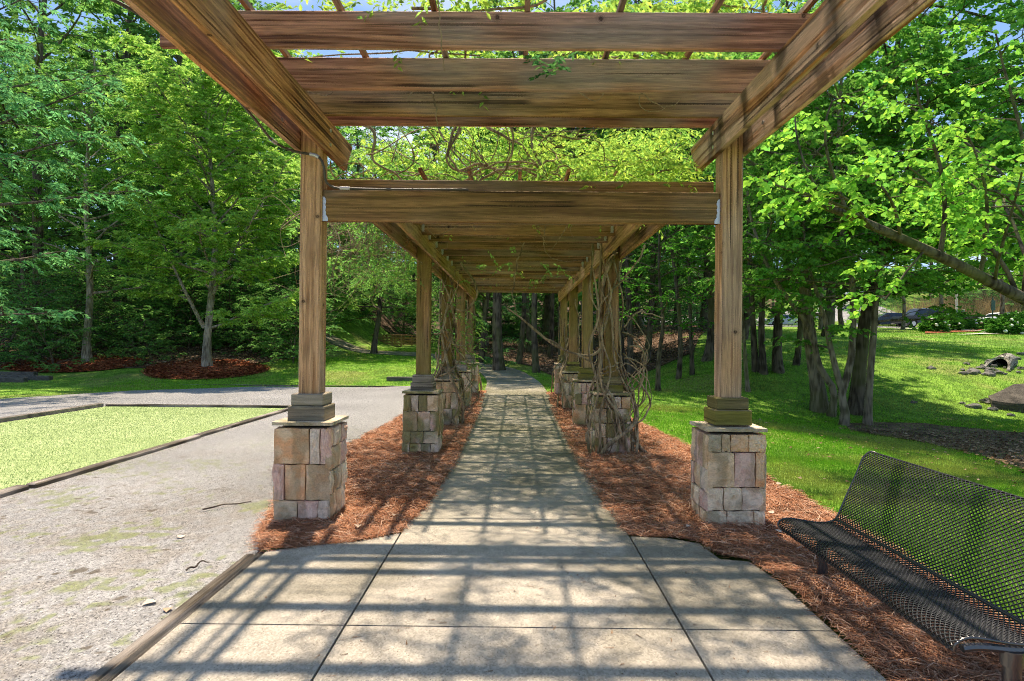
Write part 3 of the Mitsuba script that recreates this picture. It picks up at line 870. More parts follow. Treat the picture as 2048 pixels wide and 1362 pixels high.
def tree_parts(r, trunk, r0, limbs, k=11, leaf=(.085, .045), colour=(.07, .17, .02), twig=(.32, .5), gap=.2, sub_gap=.55, sub_len=.42, droop=.22,
               shape='diamond', top_r=.25, bare=.22, flatten=.55, extra=(), yellow=.25, sides=7):
    """(trunk and limbs, crown leaves) of a tree. trunk: polyline; limbs: (t along trunk, azimuth, elevation, length); extra: ready-made limb polylines."""
    woodp = []
    tr = spline(trunk, 22)
    rad = r0 * (1 - (1 - top_r) * np.linspace(0, 1, 22) ** .85)
    rad[0] *= 1.45; rad[1] *= 1.12
    woodp.append(tube(tr, rad, 12))
    lims = [(grow(tr[min(21, int(t * 21))], az, el, ln, r, flatten=flatten), r0 * (1 - .72 * t) * .42) for t, az, el, ln in limbs] + [(spline(e, 9), rr) for e, rr in extra]
    B, D, L = [], [], []
    for pts, lr in lims:
        n = len(pts)
        woodp.append(tube(pts, np.linspace(lr, .012, n), sides))
        ln = np.linalg.norm(np.diff(pts, axis=0), axis=1).sum()
        tt = np.arange(bare, 1.0, sub_gap / max(ln, .3))
        for q, t in enumerate(list(tt) + [.99]):
            a = pts[min(n - 2, int(t * (n - 1)))] + (pts[min(n - 1, int(t * (n - 1)) + 1)] - pts[min(n - 2, int(t * (n - 1)))]) * ((t * (n - 1)) % 1)
            d = pts[min(n - 1, int(t * (n - 1)) + 1)] - pts[min(n - 2, int(t * (n - 1)))]
            az0 = math.atan2(d[1], d[0])
            az = az0 + (0 if t > .98 else (1 if q % 2 else -1) * r.uniform(.6, 1.25))
            sl_ = ln * sub_len * (1.12 - t) + .35
            sp = grow(a, az, r.uniform(-.05, .4), sl_, r, 5, .9, .15)
            woodp.append(tube(sp, np.linspace(max(lr * .32, .008), .004, 5), 4, caps=False))
            m = max(2, int(sl_ / gap))
            w = r.uniform(.12, 1.0, m)
            i = np.minimum((w * 4).astype(int), 3)
            f_ = (w * 4 - i)[:, None]
            b = sp[i] * (1 - f_) + sp[i + 1] * f_
            dd = unit(sp[i + 1] - sp[i])
            a2 = np.arctan2(dd[:, 1], dd[:, 0]) + r.normal(0, .8, m)
            e2 = r.normal(.02, .28, m)
            B.append(b); D.append(np.stack([np.cos(a2) * np.cos(e2), np.sin(a2) * np.cos(e2), np.sin(e2)], 1)); L.append(r.uniform(*twig, m))
    B, D, L = np.vstack(B), np.vstack(D), np.concatenate(L)
    lv = sprays(B, D, L, k, leaf[0], leaf[1], colour, r, droop, shape, yellow=yellow)
    return join(woodp), lv


def auto_limbs(r, n, t0, t1, lmax, el0=.55, el1=.9, power=.7, az0=0.0, pref=None):
    out = []
    for i in range(n):
        u = (i + r.uniform(.2, .8)) / n
        t = t0 + (t1 - t0) * u
        az = az0 + i * 2.399 + r.normal(0, .25)
        ln = lmax * (math.sin(math.pi * (.22 + .74 * u)) ** power) * r.uniform(.8, 1.15)
        if pref is not None: ln *= 1 + .45 * math.cos(az - pref)
        out.append((t, az, el0 + (el1 - el0) * u + r.normal(0, .1), ln))
    return out


def plant(name, label, cat_, trunk_mesh, leaves, tone, group=None, leaf_mat='leaf'):
    t = thing(name, label, cat_, group)
    if trunk_mesh is not None: put('trunk', trunk_mesh, 'bark', t, True, uv=tone)
    v, f, c = leaves
    put('crown', trimesh.Trimesh(v, f, process=False), leaf_mat, t, color=c)
    return t


LIGHT_GREEN, MID_GREEN, DEEP_GREEN, LIME = (.38, .60, .12), (.20, .40, .085), (.08, .21, .06), (.40, .60, .10)

# the hornbeam-like tree in the mulch ring, its forked pale trunk and wide layered crown
r = np.random.default_rng(101)
g = ground_at(415, 738)
Y = g[1]
tr = [g + [0, 0, -.1], at(414, 690, Y), at(418, 640, Y), at(424, 580, Y + .1), at(430, 500, Y + .2), at(425, 380, Y + .2), at(415, 260, Y), at(400, 120, Y), at(396, 60, Y)]
ex = [([at(408, 655, Y), at(392, 625, Y - .2), at(374, 590, Y - .3), at(350, 540, Y - .4), at(320, 470, Y - .6), at(290, 380, Y - .8)], .085),
      ([at(424, 655, Y), at(445, 648, Y - .3), at(480, 630, Y - .8), at(530, 610, Y - 1.2), at(580, 590, Y - 1.6)], .05),
      ([at(426, 590, Y), at(450, 540, Y - .4), at(480, 480, Y - .8), at(530, 400, Y - 1.2), at(570, 330, Y - 1.4)], .07)]
tm, lv = tree_parts(r, tr, .17, auto_limbs(r, 40, .24, .97, 4.3, .42, 1.0, .6), colour=LIGHT_GREEN, leaf=(.145, .075), k=15, gap=.08, sub_gap=.33, extra=ex, top_r=.15)
plant('hornbeam_tree', 'light green layered tree with a forked pale trunk rising from the round red mulch ring', 'tree', tm, lv, 0.2)

r = np.random.default_rng(102)
g = ground_at(176, 728); Y = g[1]
tr = [g + [0, 0, -.1], at(173, 690, Y), at(177, 640, Y), at(180, 560, Y), at(172, 420, Y), at(180, 250, Y), at(190, 120, Y)]
tm, lv = tree_parts(r, tr, .17, auto_limbs(r, 32, .26, .98, 4.0, .3, 1.0, .6), colour=(.24, .47, .10), leaf=(.13, .066), k=15, gap=.10, sub_gap=.36, top_r=.15)
plant('hornbeam_tree', 'green tree with a slim straight trunk in the second mulch patch, before the dark wood', 'tree', tm, lv, 0.2)

# a nearer tree outside the frame whose drooping boughs enter beside the gravel
r = np.random.default_rng(103)
b0 = np.array([-15.5, 17.2, -.1])
tm, lv = tree_parts(r, [b0, b0 + [0.1, 0, 3], b0 + [-.1, .2, 7], b0 + [0, 0, 12]], .2, auto_limbs(r, 26, .22, .97, 3.1, .15, .9, .5, pref=0.2), colour=(.16, .40, .14), leaf=(.15, .06), k=11, gap=.15, droop=.5)
plant('drooping_tree', 'bluish green tree with drooping long leaved boughs at the edge of the gravel', 'tree', tm, lv, 1.2)

# generic trees, built once and repeated
PROTO = {}


def proto(name, seed, height, r0, limbs_kw, tone, **kw):
    r_ = np.random.default_rng(seed)
    tr_ = [(0, 0, -.4), (r_.normal(0, .12), r_.normal(0, .12), height * .3), (r_.normal(0, .3), r_.normal(0, .3), height * .65), (r_.normal(0, .5), r_.normal(0, .5), height)]
    tm_, lv_ = tree_parts(r_, tr_, r0, auto_limbs(r_, **limbs_kw), **kw)
    v, f, c = lv_
    PROTO[name] = len(f)
    scene['kind_' + name] = {'type': 'shapegroup',
                             'trunk': mikit.ply(tm_, 'bark', smooth=True, uv=np.column_stack([np.full(len(tm_.vertices), tone), np.zeros(len(tm_.vertices))])),
                             'crown': mikit.ply(trimesh.Trimesh(v, f, process=False), 'leaf', color=c)}


r_ = None
proto('broad', 201, 15, .24, dict(n=30, t0=.22, t1=.98, lmax=4.6, el0=.3, el1=1.0, r=np.random.default_rng(1)) if False else dict(n=30, t0=.22, t1=.98, lmax=4.6, el0=.3, el1=1.0), 1.2, colour=MID_GREEN, leaf=(.25, .14), k=10, gap=.2, sub_gap=.6, twig=(.4, .7))
proto('tall', 202, 21, .27, dict(n=32, t0=.32, t1=.98, lmax=4.8, el0=.3, el1=1.0), 1.2, colour=(.18, .37, .075), leaf=(.26, .14), k=10, gap=.21, sub_gap=.62, twig=(.4, .7))
proto('bright', 203, 16, .22, dict(n=30, t0=.25, t1=.98, lmax=4.4, el0=.35, el1=1.0), 2.2, colour=(.29, .52, .09), leaf=(.25, .14), k=10, gap=.2, sub_gap=.6, twig=(.4, .7))
proto('evergreen', 204, 13, .2, dict(n=40, t0=.04, t1=.98, lmax=3.2, el0=-.05, el1=.9), 1.2, colour=(.13, .31, .10), leaf=(.21, .09), k=10, gap=.19, sub_gap=.6, twig=(.35, .6), droop=.4)
proto('slim', 205, 17, .15, dict(n=20, t0=.42, t1=.98, lmax=2.9, el0=.35, el1=1.0), 1.2, colour=(.18, .39, .08), leaf=(.24, .13), k=10, gap=.2, sub_gap=.75, twig=(.4, .65))
proto('bush', 206, 2.6, .04, dict(n=24, t0=.03, t1=.9, lmax=1.5, el0=.25, el1=1.1), 1.2, colour=(.18, .38, .10), leaf=(.12, .055), k=10, gap=.15, sub_gap=.34, twig=(.25, .42))


def repeat(kind, name, label, cat_, group, x, y, s=1.0, rot=None, lean=(0, 0), sz=1.0, rr=None):
    rr = rr or rng
    k = thing(name, label, cat_, group)
    m = T().translate([float(x), float(y), float(H(x, y))]).rotate([1, 0, 0], lean[0]).rotate([0, 1, 0], lean[1]).rotate([0, 0, 1], float(rr.uniform(0, 360) if rot is None else rot)).scale([s, s, s * sz])
    scene[k] = {'type': 'instance', 'to_world': m, 'group': {'type': 'ref', 'id': 'kind_' + kind}}
    return k


rb = np.random.default_rng(55)
LW = 'dark trunked woodland tree in the shaded wood beyond the gravel court'
spots = []


def clear(x, y, d):
    for a, b in spots:
        if (a - x) ** 2 + (b - y) ** 2 < d * d: return False
    spots.append((x, y)); return True


def scatter(n, xr, yr, d, fn, rr=rb):
    m = 0
    for _ in range(n * 30):
        x, y = rr.uniform(*xr), rr.uniform(*yr)
        if clear(x, y, d):
            fn(x, y); m += 1
            if m == n: return


# the wood beyond the gravel court
row0 = []
for x, y, kd, s in ((-22.2, 29.5, 'tall', 1.05), (-25, 26.5, 'evergreen', .8), (-28.5, 31, 'tall', 1.0), (-14.5, 35, 'bright', .95), (-11.2, 33.0, 'evergreen', .62), (-12.6, 37, 'bright', .95), (-19, 36, 'bright', .95), (-16.5, 39, 'tall', .95), (-28.5, 36, 'broad', 1.1)):
    clear(x, y, .1)
    row0.append((numbered('woodland_tree'), x / y))
    repeat(kd, 'woodland_tree', LW, 'tree', 'trees of the wood beyond the gravel court', x, y, s, rr=rb)
scatter(22, (-46, -12), (40, 60), 3.6, lambda x, y: repeat(rb.choice(['broad', 'tall', 'evergreen', 'tall']), 'woodland_tree', LW, 'tree', 'trees of the wood beyond the gravel court', x, y, rb.uniform(.95, 1.3), rr=rb))
ORD = ['first', 'second', 'third', 'fourth', 'fifth', 'sixth', 'seventh', 'eighth', 'ninth', 'tenth', 'eleventh', 'twelfth', 'thirteenth', 'fourteenth']


def order_labels(keys, text):
    ks = sorted(keys, key=lambda t: t[1])
    for i_, (k_, _) in enumerate(ks): labels[k_]['label'] = text.format(ORD[i_])


order_labels(row0, 'tree at the front of the wood beyond the gravel court, {} counting towards the pergola')
# a dense belt of evergreens closes the view under the crowns
scatter(16, (-50, -8), (48, 66), 3.0, lambda x, y: repeat('evergreen', 'evergreen_tree', 'dark evergreen tree filling the depth of the wood beyond the gravel court', 'tree', 'evergreens in the depth of the wood', x, y, rb.uniform(.9, 1.3), rr=rb))
scatter(12, (-9, 30), (56, 84), 3.4, lambda x, y: repeat('evergreen', 'evergreen_tree', 'dark evergreen tree filling the depth of the wood beyond the pergola', 'tree', 'evergreens in the depth of the wood beyond the pergola', x, y, rb.uniform(.8, 1.1), rr=rb))
# behind the path's end
CW = 'slender trunk and leafy crown in the shaded wood straight beyond the narrow pergola'
row = []
for px, py, kd, s in ((1165, 753, 'slim', .9), (1075, 745, 'slim', 1.0), (1128, 735, 'tall', .8), (1000, 742, 'tall', .9), (1210, 742, 'slim', .95), (1260, 748, 'slim', .9), (1035, 728, 'slim', 1.0), (1190, 725, 'slim', 1.0), (1290, 730, 'slim', 1.0), (1238, 722, 'tall', .85), (1100, 715, 'slim', 1.0), (1060, 705, 'slim', 1.1), (1155, 708, 'slim', 1.05), (965, 726, 'evergreen', .8)):
    q_ = ground_at(px, py); clear(q_[0], q_[1], .1)
    row.append((numbered('slender_woodland_tree'), px))
    repeat(kd, 'slender_woodland_tree', CW, 'tree', 'slender trees of the wood beyond the narrow pergola', q_[0], q_[1], s, lean=(rb.normal(0, 2), rb.normal(0, 2)), rr=rb)
order_labels(row, 'slender trunk at the front of the wood past the path, {} from the gravel side')
scatter(24, (-7, 14), (38, 75), 3.2, lambda x, y: repeat(rb.choice(['broad', 'tall', 'slim', 'bright']), 'slender_woodland_tree', CW, 'tree', 'slender trees of the wood beyond the narrow pergola', x, y, rb.uniform(.9, 1.25), rr=rb))
# lawn side, middle distance: slim trunks between the post and the clump
MW = 'slim trunk at the wood edge between the wide post and the lawn clump'
row = []
for px, py, kd, s in ((1530, 748, 'slim', .8), (1512, 742, 'slim', .75), (1559, 745, 'broad', .72), (1590, 730, 'slim', .7), (1410, 722, 'broad', .75), (1355, 758, 'slim', .6), (1385, 750, 'slim', .55)):
    q_ = ground_at(px, py); clear(q_[0], q_[1], .1)
    row.append((numbered('slim_lawn_tree'), px))
    repeat(kd, 'slim_lawn_tree', MW, 'tree', 'slim trees at the wood edge beside the lawn', q_[0], q_[1], s, lean=(rb.normal(0, 2), rb.normal(0, 2)), rr=rb)
order_labels(row, 'slim trunk at the wood edge beyond the lawn, {} counting outward from the pergola')
# beyond the parking lot and up the far bank
FW = 'leafy tree on the far slope beyond the parked cars'
scatter(34, (8, 92), (74, 108), 4.6, lambda x, y: repeat(rb.choice(['broad', 'tall', 'bright', 'slim']), 'far_slope_tree', FW, 'tree', 'trees on the far slope beyond the parked cars', x, y, rb.uniform(1.0, 1.35), rr=rb))
row = []
for x, y, kd, s in ((31, 47, 'bright', .75), (38.5, 51, 'bright', .85), (46, 46, 'broad', 1.0), (51, 55, 'bright', 1.0), (25, 49, 'broad', .8), (20.5, 43, 'bright', .8)):
    clear(x, y, .1)
    row.append((numbered('lawn_bank_tree'), x / y))
    repeat(kd, 'lawn_bank_tree', 'bright green tree with bare lower trunks on the bank before the parking lot', 'tree', 'trees on the bank before the parking lot', x, y, s, rr=rb)
order_labels(row, 'green tree on the bank before the parking lot, {} counting outward from the clump')
for x, y, s in [(float(rb.uniform(-50, -11)), float(rb.uniform(39, 47)), float(rb.uniform(2.4, 3.4))) for _ in range(16)] + [(float(rb.uniform(-6, 16)), float(rb.uniform(58, 70)), float(rb.uniform(2.0, 3.0))) for _ in range(9)]:
    repeat('bush', 'shrub', 'tall leafy shrub closing the depth of the wood', 'shrub', 'tall shrubs in the depth of the wood', x, y, s, rr=rb)
# undergrowth
for x, y, s in ((-9.9, 28.2, 1.0), (-10.3, 29.6, 1.2), (-12.2, 29.2, .8), (-15.6, 27.0, .7), (-19, 25.8, 1.2), (-21.5, 27, 1.4), (-13.9, 33, 1.3), (-17, 31, 1.3), (-22, 31, 1.5), (-12.5, 38, 1.6), (-25, 26, 1.3), (-12, 41, 1.6), (-16, 40, 1.6), (-20, 37, 1.6), (-24, 35, 1.6), (12, 36, .9), (9.5, 38.5, 1.0), (15.5, 44, 1.1), (6, 46, 1.2), (2, 50, 1.4), (-2.6, 20.8, .35), (-11.5, 30.8, 1.2), (-13.2, 30.4, 1.3), (-15.5, 30, 1.4), (-17.8, 29.2, 1.4), (-20.2, 28.8, 1.5), (-23.5, 28, 1.5), (-14.3, 32, 1.7), (-18.6, 32.5, 1.8), (-5, 52, 1.6), (-9, 51, 1.6), (-13, 50, 1.6), (-2, 54, 1.6), (33, 72, 1.3), (49, 71.5, 1.5), (55, 72, 1.5), (28, 76, 1.6), (38, 70, 1.4)):
    repeat('bush', 'shrub', 'dark green leafy shrub in the undergrowth of the wood', 'shrub', 'shrubs of the undergrowth', x, y, s, rr=rb)

# ------------------------------------------------------------------ the clump on the lawn: five trunks
r = np.random.default_rng(301)
yb = ground_at(1640, 822)[1]


def trunk_px(pts, y, dy=0.0):
    n = len(pts)
    g0 = ground_at(*pts[0])
    y = g0[1] if y is None else y
    out = [g0 + [0, 0, -.12]] + [at(px, py, y + dy * i / n) for i, (px, py) in enumerate(pts) if i]
    return np.array(out), y


tr, Y = trunk_px([(1640, 822), (1633, 760), (1622, 690), (1612, 600), (1604, 500), (1600, 400), (1596, 300), (1592, 180), (1590, 60)], None)
tm, lv = tree_parts(r, tr, .20, auto_limbs(r, 30, .34, .98, 3.4, .1, .9, .5), colour=(.19,.42,.07), leaf=(.105, .078), k=9, gap=.125, sub_gap=.42, shape='heart', droop=.4, top_r=.35)
plant('lawn_tree', 'straight grey brown trunk, first from the pergola in the clump on the lawn', 'tree', tm, lv, 2.2)
tr, Y = trunk_px([(1660, 832), (1668, 790), (1664, 772), (1645, 745), (1632, 705), (1615, 650), (1590, 615), (1560, 575), (1530, 520), (1512, 470), (1500, 430), (1495, 380)], None, -.6)
tm, lv = tree_parts(r, tr, .10, auto_limbs(r, 14, .55, .98, 2.2, .1, .8, .5), colour=(.18,.39,.07), leaf=(.115, .085), k=9, gap=.16, sub_gap=.45, shape='heart', droop=.4, top_r=.3)
plant('lawn_tree', 'crooked trunk that kinks near the ground and leans out over the lawn towards the pergola', 'tree', tm, lv, 2.2)
tr, Y = trunk_px([(1688, 852), (1686, 810), (1684, 782), (1690, 765), (1704, 700), (1706, 640), (1704, 560), (1694, 500), (1682, 450), (1676, 340), (1680, 200), (1690, 90)], None)
ex = [([at(1684, 780, Y), at(1674, 745, Y), at(1660, 690, Y + .1), at(1648, 630, Y + .1), at(1625, 560, Y + .2), at(1612, 500, Y + .2), at(1606, 400, Y + .2)], .085)]
tm, lv = tree_parts(r, tr, .10, auto_limbs(r, 26, .36, .98, 3.2, .1, .9, .5), colour=(.20,.44,.07), leaf=(.105, .078), k=9, gap=.125, sub_gap=.42, shape='heart', droop=.4, extra=ex, top_r=.3)
plant('lawn_tree', 'brown trunk forking low into a V in the middle of the lawn clump', 'tree', tm, lv, 2.2)
tr, Y = trunk_px([(1712, 826), (1716, 770), (1722, 710), (1730, 640), (1745, 570), (1758, 500), (1775, 420), (1780, 300), (1790, 150), (1800, 30)], None)
tm, lv = tree_parts(r, tr, .19, auto_limbs(r, 30, .36, .98, 3.6, .1, .9, .5), colour=(.19,.42,.065), leaf=(.105, .078), k=9, gap=.125, sub_gap=.42, shape='heart', droop=.4, top_r=.3)
plant('lawn_tree', 'thickest dark trunk of the lawn clump, set behind the others', 'tree', tm, lv, 1.2)
tr, Y = trunk_px([(1735, 850), (1737, 800), (1742, 730), (1748, 660), (1756, 560), (1772, 480), (1800, 380), (1840, 260), (1870, 120)], None)
tm, lv = tree_parts(r, tr, .095, auto_limbs(r, 24, .32, .98, 3.0, .1, .9, .5), colour=(.20,.43,.065), leaf=(.115, .085), k=9, gap=.16, sub_gap=.45, shape='heart', droop=.4, top_r=.3)
plant('lawn_tree', 'slender brown trunk at the outer edge of the lawn clump, touching the leaf litter', 'tree', tm, lv, 2.2)
# small single trees on the lawn
r = np.random.default_rng(320)
tr, Y = trunk_px([(1316, 782), (1317, 730), (1321, 690), (1326, 650), (1322, 600), (1318, 540), (1320, 440)], None)
tm, lv = tree_parts(r, tr, .085, auto_limbs(r, 16, .4, .98, 1.9, .2, .9, .5), colour=(.10,.30,.035), leaf=(.10, .065), k=9, gap=.17, sub_gap=.45, droop=.35, top_r=.3)
plant('young_tree', 'small dark stemmed tree standing alone on the lawn beyond the vine wrapped pillar', 'tree', tm, lv, 1.2)
tr, Y = trunk_px([(1497, 783), (1492, 740), (1488, 680), (1484, 620), (1482, 540), (1484, 440)], None)
tm, lv = tree_parts(r, tr, .07, auto_limbs(r, 14, .5, .98, 1.8, .2, .9, .5), colour=(.12,.32,.035), leaf=(.10, .065), k=9, gap=.18, sub_gap=.45, droop=.35, top_r=.3)
plant('young_tree', 'thin leaning stem on the lawn close behind the wide pergola post', 'tree', tm, lv, 2.2)

# ------------------------------------------------------------------ the great leaning trunk and its sunlit boughs
r = np.random.default_rng(330)
LA, LB = at(2048, 598, 10.4), at(1735, 447, 9.5)
lean = [LA + (LA - LB) * 2.55, LA + (LA - LB) * 1.2, LA + (LA - LB) * .4, LA, LA * .66 + LB * .34 + [0, 0, .03], LA * .33 + LB * .67 + [0, 0, .03], LB, LB + (LB - LA) * .18 + [0, 0, -.02], LB + (LB - LA) * .34 + [0, 0, -.08]]
ex = []
for a in (([(1735, 447, 9.5), (1700, 420, 9.1), (1650, 400, 8.8), (1600, 385, 8.6), (1545, 368, 8.5)], .03), ([(1760, 460, 9.6), (1720, 425, 9.0), (1690, 395, 8.7), (1660, 385, 8.5)], .025),
          ([(1800, 478, 9.7), (1790, 420, 9.2), (1760, 370, 8.8), (1720, 350, 8.5)], .03), ([(1690, 415, 9.4), (1660, 330, 9.2), (1650, 260, 9.0), (1665, 200, 8.9)], .03),
          ([(1880, 512, 9.9), (1890, 420, 9.7), (1880, 330, 9.5), (1850, 240, 9.3), (1830, 150, 9.2)], .04), ([(1960, 548, 10.1), (1975, 430, 9.8), (1960, 330, 9.5), (1930, 260, 9.3)], .035),
          ([(2048, 598, 10.4), (2060, 450, 10.2), (2050, 300, 10), (2020, 180, 9.8), (1990, 60, 9.7)], .05), ([(1990, 565, 10.2), (2010, 470, 9.4), (2030, 400, 9.0), (2045, 340, 8.7)], .03),
          ([(1850, 500, 9.8), (1800, 560, 9.6), (1770, 600, 9.5)], .02), ([(1640, 385, 9.3), (1600, 300, 9.4), (1590, 220, 9.5)], .02), ([(2060, 450, 10.2), (1980, 380, 9.9), (1900, 400, 9.7)], .025)):
    ex.append(([at(*q) for q in a[0]], a[1]))
tm, lv = tree_parts(r, lean, .19, [(.55, 2.6, .9, 3.5), (.62, 1.4, 1.0, 3.6), (.70, 3.0, 1.1, 3.0), (.5, 2.0, 1.2, 5.0), (.45, 1.0, 1.2, 5), (.4, .4, 1.1, 5), (.58, 2.2, 1.3, 5)], colour=(.28,.57,.07), leaf=(.088, .078), k=9, gap=.115, sub_gap=.34, sub_len=.3, shape='heart', droop=.5, extra=ex, top_r=.28, yellow=.35, bare=.35)
plant('leaning_tree', 'thick dark trunk leaning low across the lawn, with bright heart shaped leaves', 'tree', tm, lv, 1.2)
# a tall tree outside the frame behind the bench and lawn, its boughs filling the upper corner
r = np.random.default_rng(340)
b0 = np.array([14.6, 14.5, -.4])
tm, lv = tree_parts(r, [b0, b0 + [.2, 0, 4], b0 + [-.2, .2, 8], b0 + [0, 0, 14]], .26, auto_limbs(r, 40, .24, .97, 5.4, .25, 1.0, .5, pref=2.9), colour=(.20,.46,.085), leaf=(.14, .12), k=8, gap=.15, sub_gap=.45, shape='heart', droop=.35)
plant('sweetgum_tree', 'tall broad leaved tree whose boughs fill the upper corner above the lawn swale', 'tree', tm, lv, 1.2)
for x, y, kd, s, lab in ((27.4, 45.5, 'bright', .6, 'small bright tree with several bare stems at the top of the bank'), (8.4, 25.5, 'bright', .85, 'bright tree at the wood edge behind the wide pergola post'), (4.6, 27.5, 'broad', .85, 'bushy tree at the wood edge just beyond the vine wrapped post'), (10.8, 31, 'broad', 1.0, 'round crowned tree behind the slim trunks of the wood edge'), (16, 33, 'tall', .95, 'tall dark tree among the trees behind the lawn clump'), (-3.2, 27.5, 'bright', .8, 'light green tree on the shaded lawn just past the end of the gravel')):
    if x < 0: continue
    repeat(kd, 'lawn_edge_tree', lab, 'tree', None, x, y, s, rr=rb)
# light green tree over the far lawn, between the wide post and the first narrow post
r = np.random.default_rng(350)
g = ground_at(748, 708); Y = g[1]
tr = [g + [0, 0, -.1], at(752, 668, Y), at(757, 640, Y), at(760, 560, Y), at(755, 470, Y), at(750, 380, Y), at(748, 300, Y)]
tm, lv = tree_parts(r, tr, .16, auto_limbs(r, 30, .22, .98, 3.6, .0, .9, .5), colour=(.32,.54,.12), leaf=(.16, .075), k=12, gap=.15, sub_gap=.42, droop=.4, top_r=.2)
plant('lawn_shade_tree', 'light green tree with a dark leaning trunk on the lawn before the wooden footbridge', 'tree', tm, lv, 1.2)

# ------------------------------------------------------------------ vines
rv = np.random.default_rng(400)


def pxs(pts, y): return [at(px, py, y if np.ndim(y) == 0 else y[i]) for i, (px, py) in enumerate(pts)]


def stem(parent, pts, r0, r1=None, n=40, amp=.012, name='stem', sides=6):
    p = wander(spline(pts, n), amp, rv, 2.0)
    return put(name, join([tube(p, np.linspace(r0, r0 * .6 if r1 is None else r1, n) * (1 + .12 * np.sin(np.linspace(0, 9, n) + rv.uniform(0, 6))), sides)]), 'bark', parent, True, uv=3.2)


def climbing_vine(cx, cy, base, label, n, seed, spread=1.0, top=3.0, loops=6):
    t = thing('wisteria_vine', label, 'vine')
    r = np.random.default_rng(seed)
    for k in range(n):
        th0, turn, dirn = r.uniform(-2.4, 2.4) if spread > .8 else r.uniform(0, 6.28), r.uniform(.2, 2.6), r.choice([-1, 1])
        z = np.linspace(-.06, top - base - r.choice([0, 0, .4, 1.0]), 12)
        th = th0 + dirn * turn * z * .9 + r.normal(0, .12, 12)
        R = np.where(z < .95, .285 + .07 * r.uniform(0, 1), .115 + .04 * r.uniform(0, 1))
        R = np.convolve(np.pad(R, 1, mode='edge'), [.25, .5, .25], 'valid') + np.abs(r.normal(0, .018 * spread, 12))
        sq = 1 / np.maximum(np.abs(np.cos(th)), np.abs(np.sin(th)))      # hugs the square pillar and post
        R = R * (.35 + .65 * np.minimum(sq, 1.25))
        pts = np.stack([cx + R * np.cos(th), cy + R * np.sin(th), base + z], 1)
        rad = r.choice([.010, .015, .020, .026, .032], p=[.15, .2, .25, .25, .15])
        stem(t, pts, rad, rad * .75, 46, .009)
    for k in range(loops):
        z0 = r.uniform(.7, 1.7); th = r.uniform(-.6, .5)
        d = np.array([math.cos(th), math.sin(th), 0])
        o = np.array([cx, cy, base])
        pts = [o + d * .2 + [0, 0, z0 + .35], o + d * r.uniform(.35, .5) + [0, -.05, z0 + r.uniform(.1, .3)], o + d * r.uniform(.4, .62) + [0, -.1, z0 - r.uniform(0, .3)], o + d * .3 + [0, -.1, z0 - .55], o + d * .34 + [0, -.05, max(.05, z0 - 1.0)]]
        stem(t, pts, r.choice([.009, .012, .016]), None, 36, .02)
    return t


v2 = climbing_vine(1.385, 9.38, .0, 'thick tangle of bare twisted vine stems wrapping the first lawn side narrow post', 13, 11, 1.0, 3.1, 7)
for pts, yy, rad in (([(1201, 698), (1172, 712), (1141, 706), (1107, 688), (1073, 662), (1039, 633), (1013, 616)], 9.05, .019), ([(1180, 722), (1150, 708), (1100, 680), (1066, 655), (1030, 628)], 9.0, .013),
                     ([(1049, 484), (1036, 520), (1029, 553), (1027, 600), (1035, 630)], 9.3, .012), ([(1248, 655), (1258, 642), (1278, 624), (1300, 626), (1326, 636)], 9.3, .013),
                     ([(1255, 770), (1268, 754), (1284, 737), (1299, 717)], 9.2, .012), ([(1258, 693), (1285, 700), (1288, 740), (1280, 780), (1272, 830), (1282, 905)], 9.2, .016),
                     ([(1180, 905), (1186, 830), (1196, 790), (1188, 740), (1178, 710), (1196, 640), (1190, 560), (1184, 490)], 9.05, .020), ([(1192, 915), (1200, 850), (1204, 800), (1222, 745), (1206, 690), (1208, 640), (1222, 590), (1212, 545), (1236, 505)], 9.05, .017),
                     ([(1176, 460), (1186, 520), (1180, 570), (1196, 620)], 8.8, .014), ([(1290, 490), (1262, 540), (1230, 575), (1200, 610)], 9.2, .015), ([(1210, 800), (1228, 850), (1232, 890)], 9.05, .012),
                     ([(1205, 740), (1225, 732), (1245, 724)], 9.1, .018), ([(1200, 748), (1226, 742), (1250, 728)], 9.08, .013), ([(1178, 925), (1190, 880), (1186, 858), (1176, 862), (1172, 880), (1180, 890)], 9.0, .010),
                     ([(1262, 880), (1290, 905), (1304, 935)], 9.2, .03), ([(1250, 830), (1272, 880), (1290, 930)], 9.3, .03)):
    stem(v2, pxs(pts, yy), rad, rad * .6, 50, .008)
v3 = climbing_vine(-1.365, 12.5, .0, 'looping bare vine stems round the second narrow post on the gravel side', 10, 12, .9, 3.0, 4)
for pts, yy, rad in (([(921, 525), (938, 550), (953, 580), (952, 600), (935, 620), (912, 618)], 11.6, .022), ([(917, 560), (905, 600), (890, 640), (895, 680), (925, 692), (940, 686), (945, 672)], 12.1, .016),
                     ([(880, 752), (900, 742), (920, 715), (912, 690), (900, 670), (890, 655)], 12.1, .016), ([(868, 668), (884, 664), (893, 660)], 12.2, .018), ([(872, 704), (880, 730), (900, 745), (918, 758)], 12.1, .016)):
    stem(v3, pxs(pts, yy), rad, rad * .6, 44, .012)
for x, y, sd, lab in ((1.385, 15.6, 13, 'smaller vine stems on the third lawn side post of the narrow pergola'), (1.385, 18.7, 14, 'vine stems on the last lawn side post of the narrow pergola')):
    climbing_vine(x, y, float(H(x, y)) + .05, lab, 4, sd, .6, 3.05, 1)
v5 = climbing_vine(-1.365, 18.7, float(H(-1.37, 18.7)) + .05, 'leafy vine hiding the last gravel side post of the narrow pergola', 5, 15, .6, 3.05, 0)

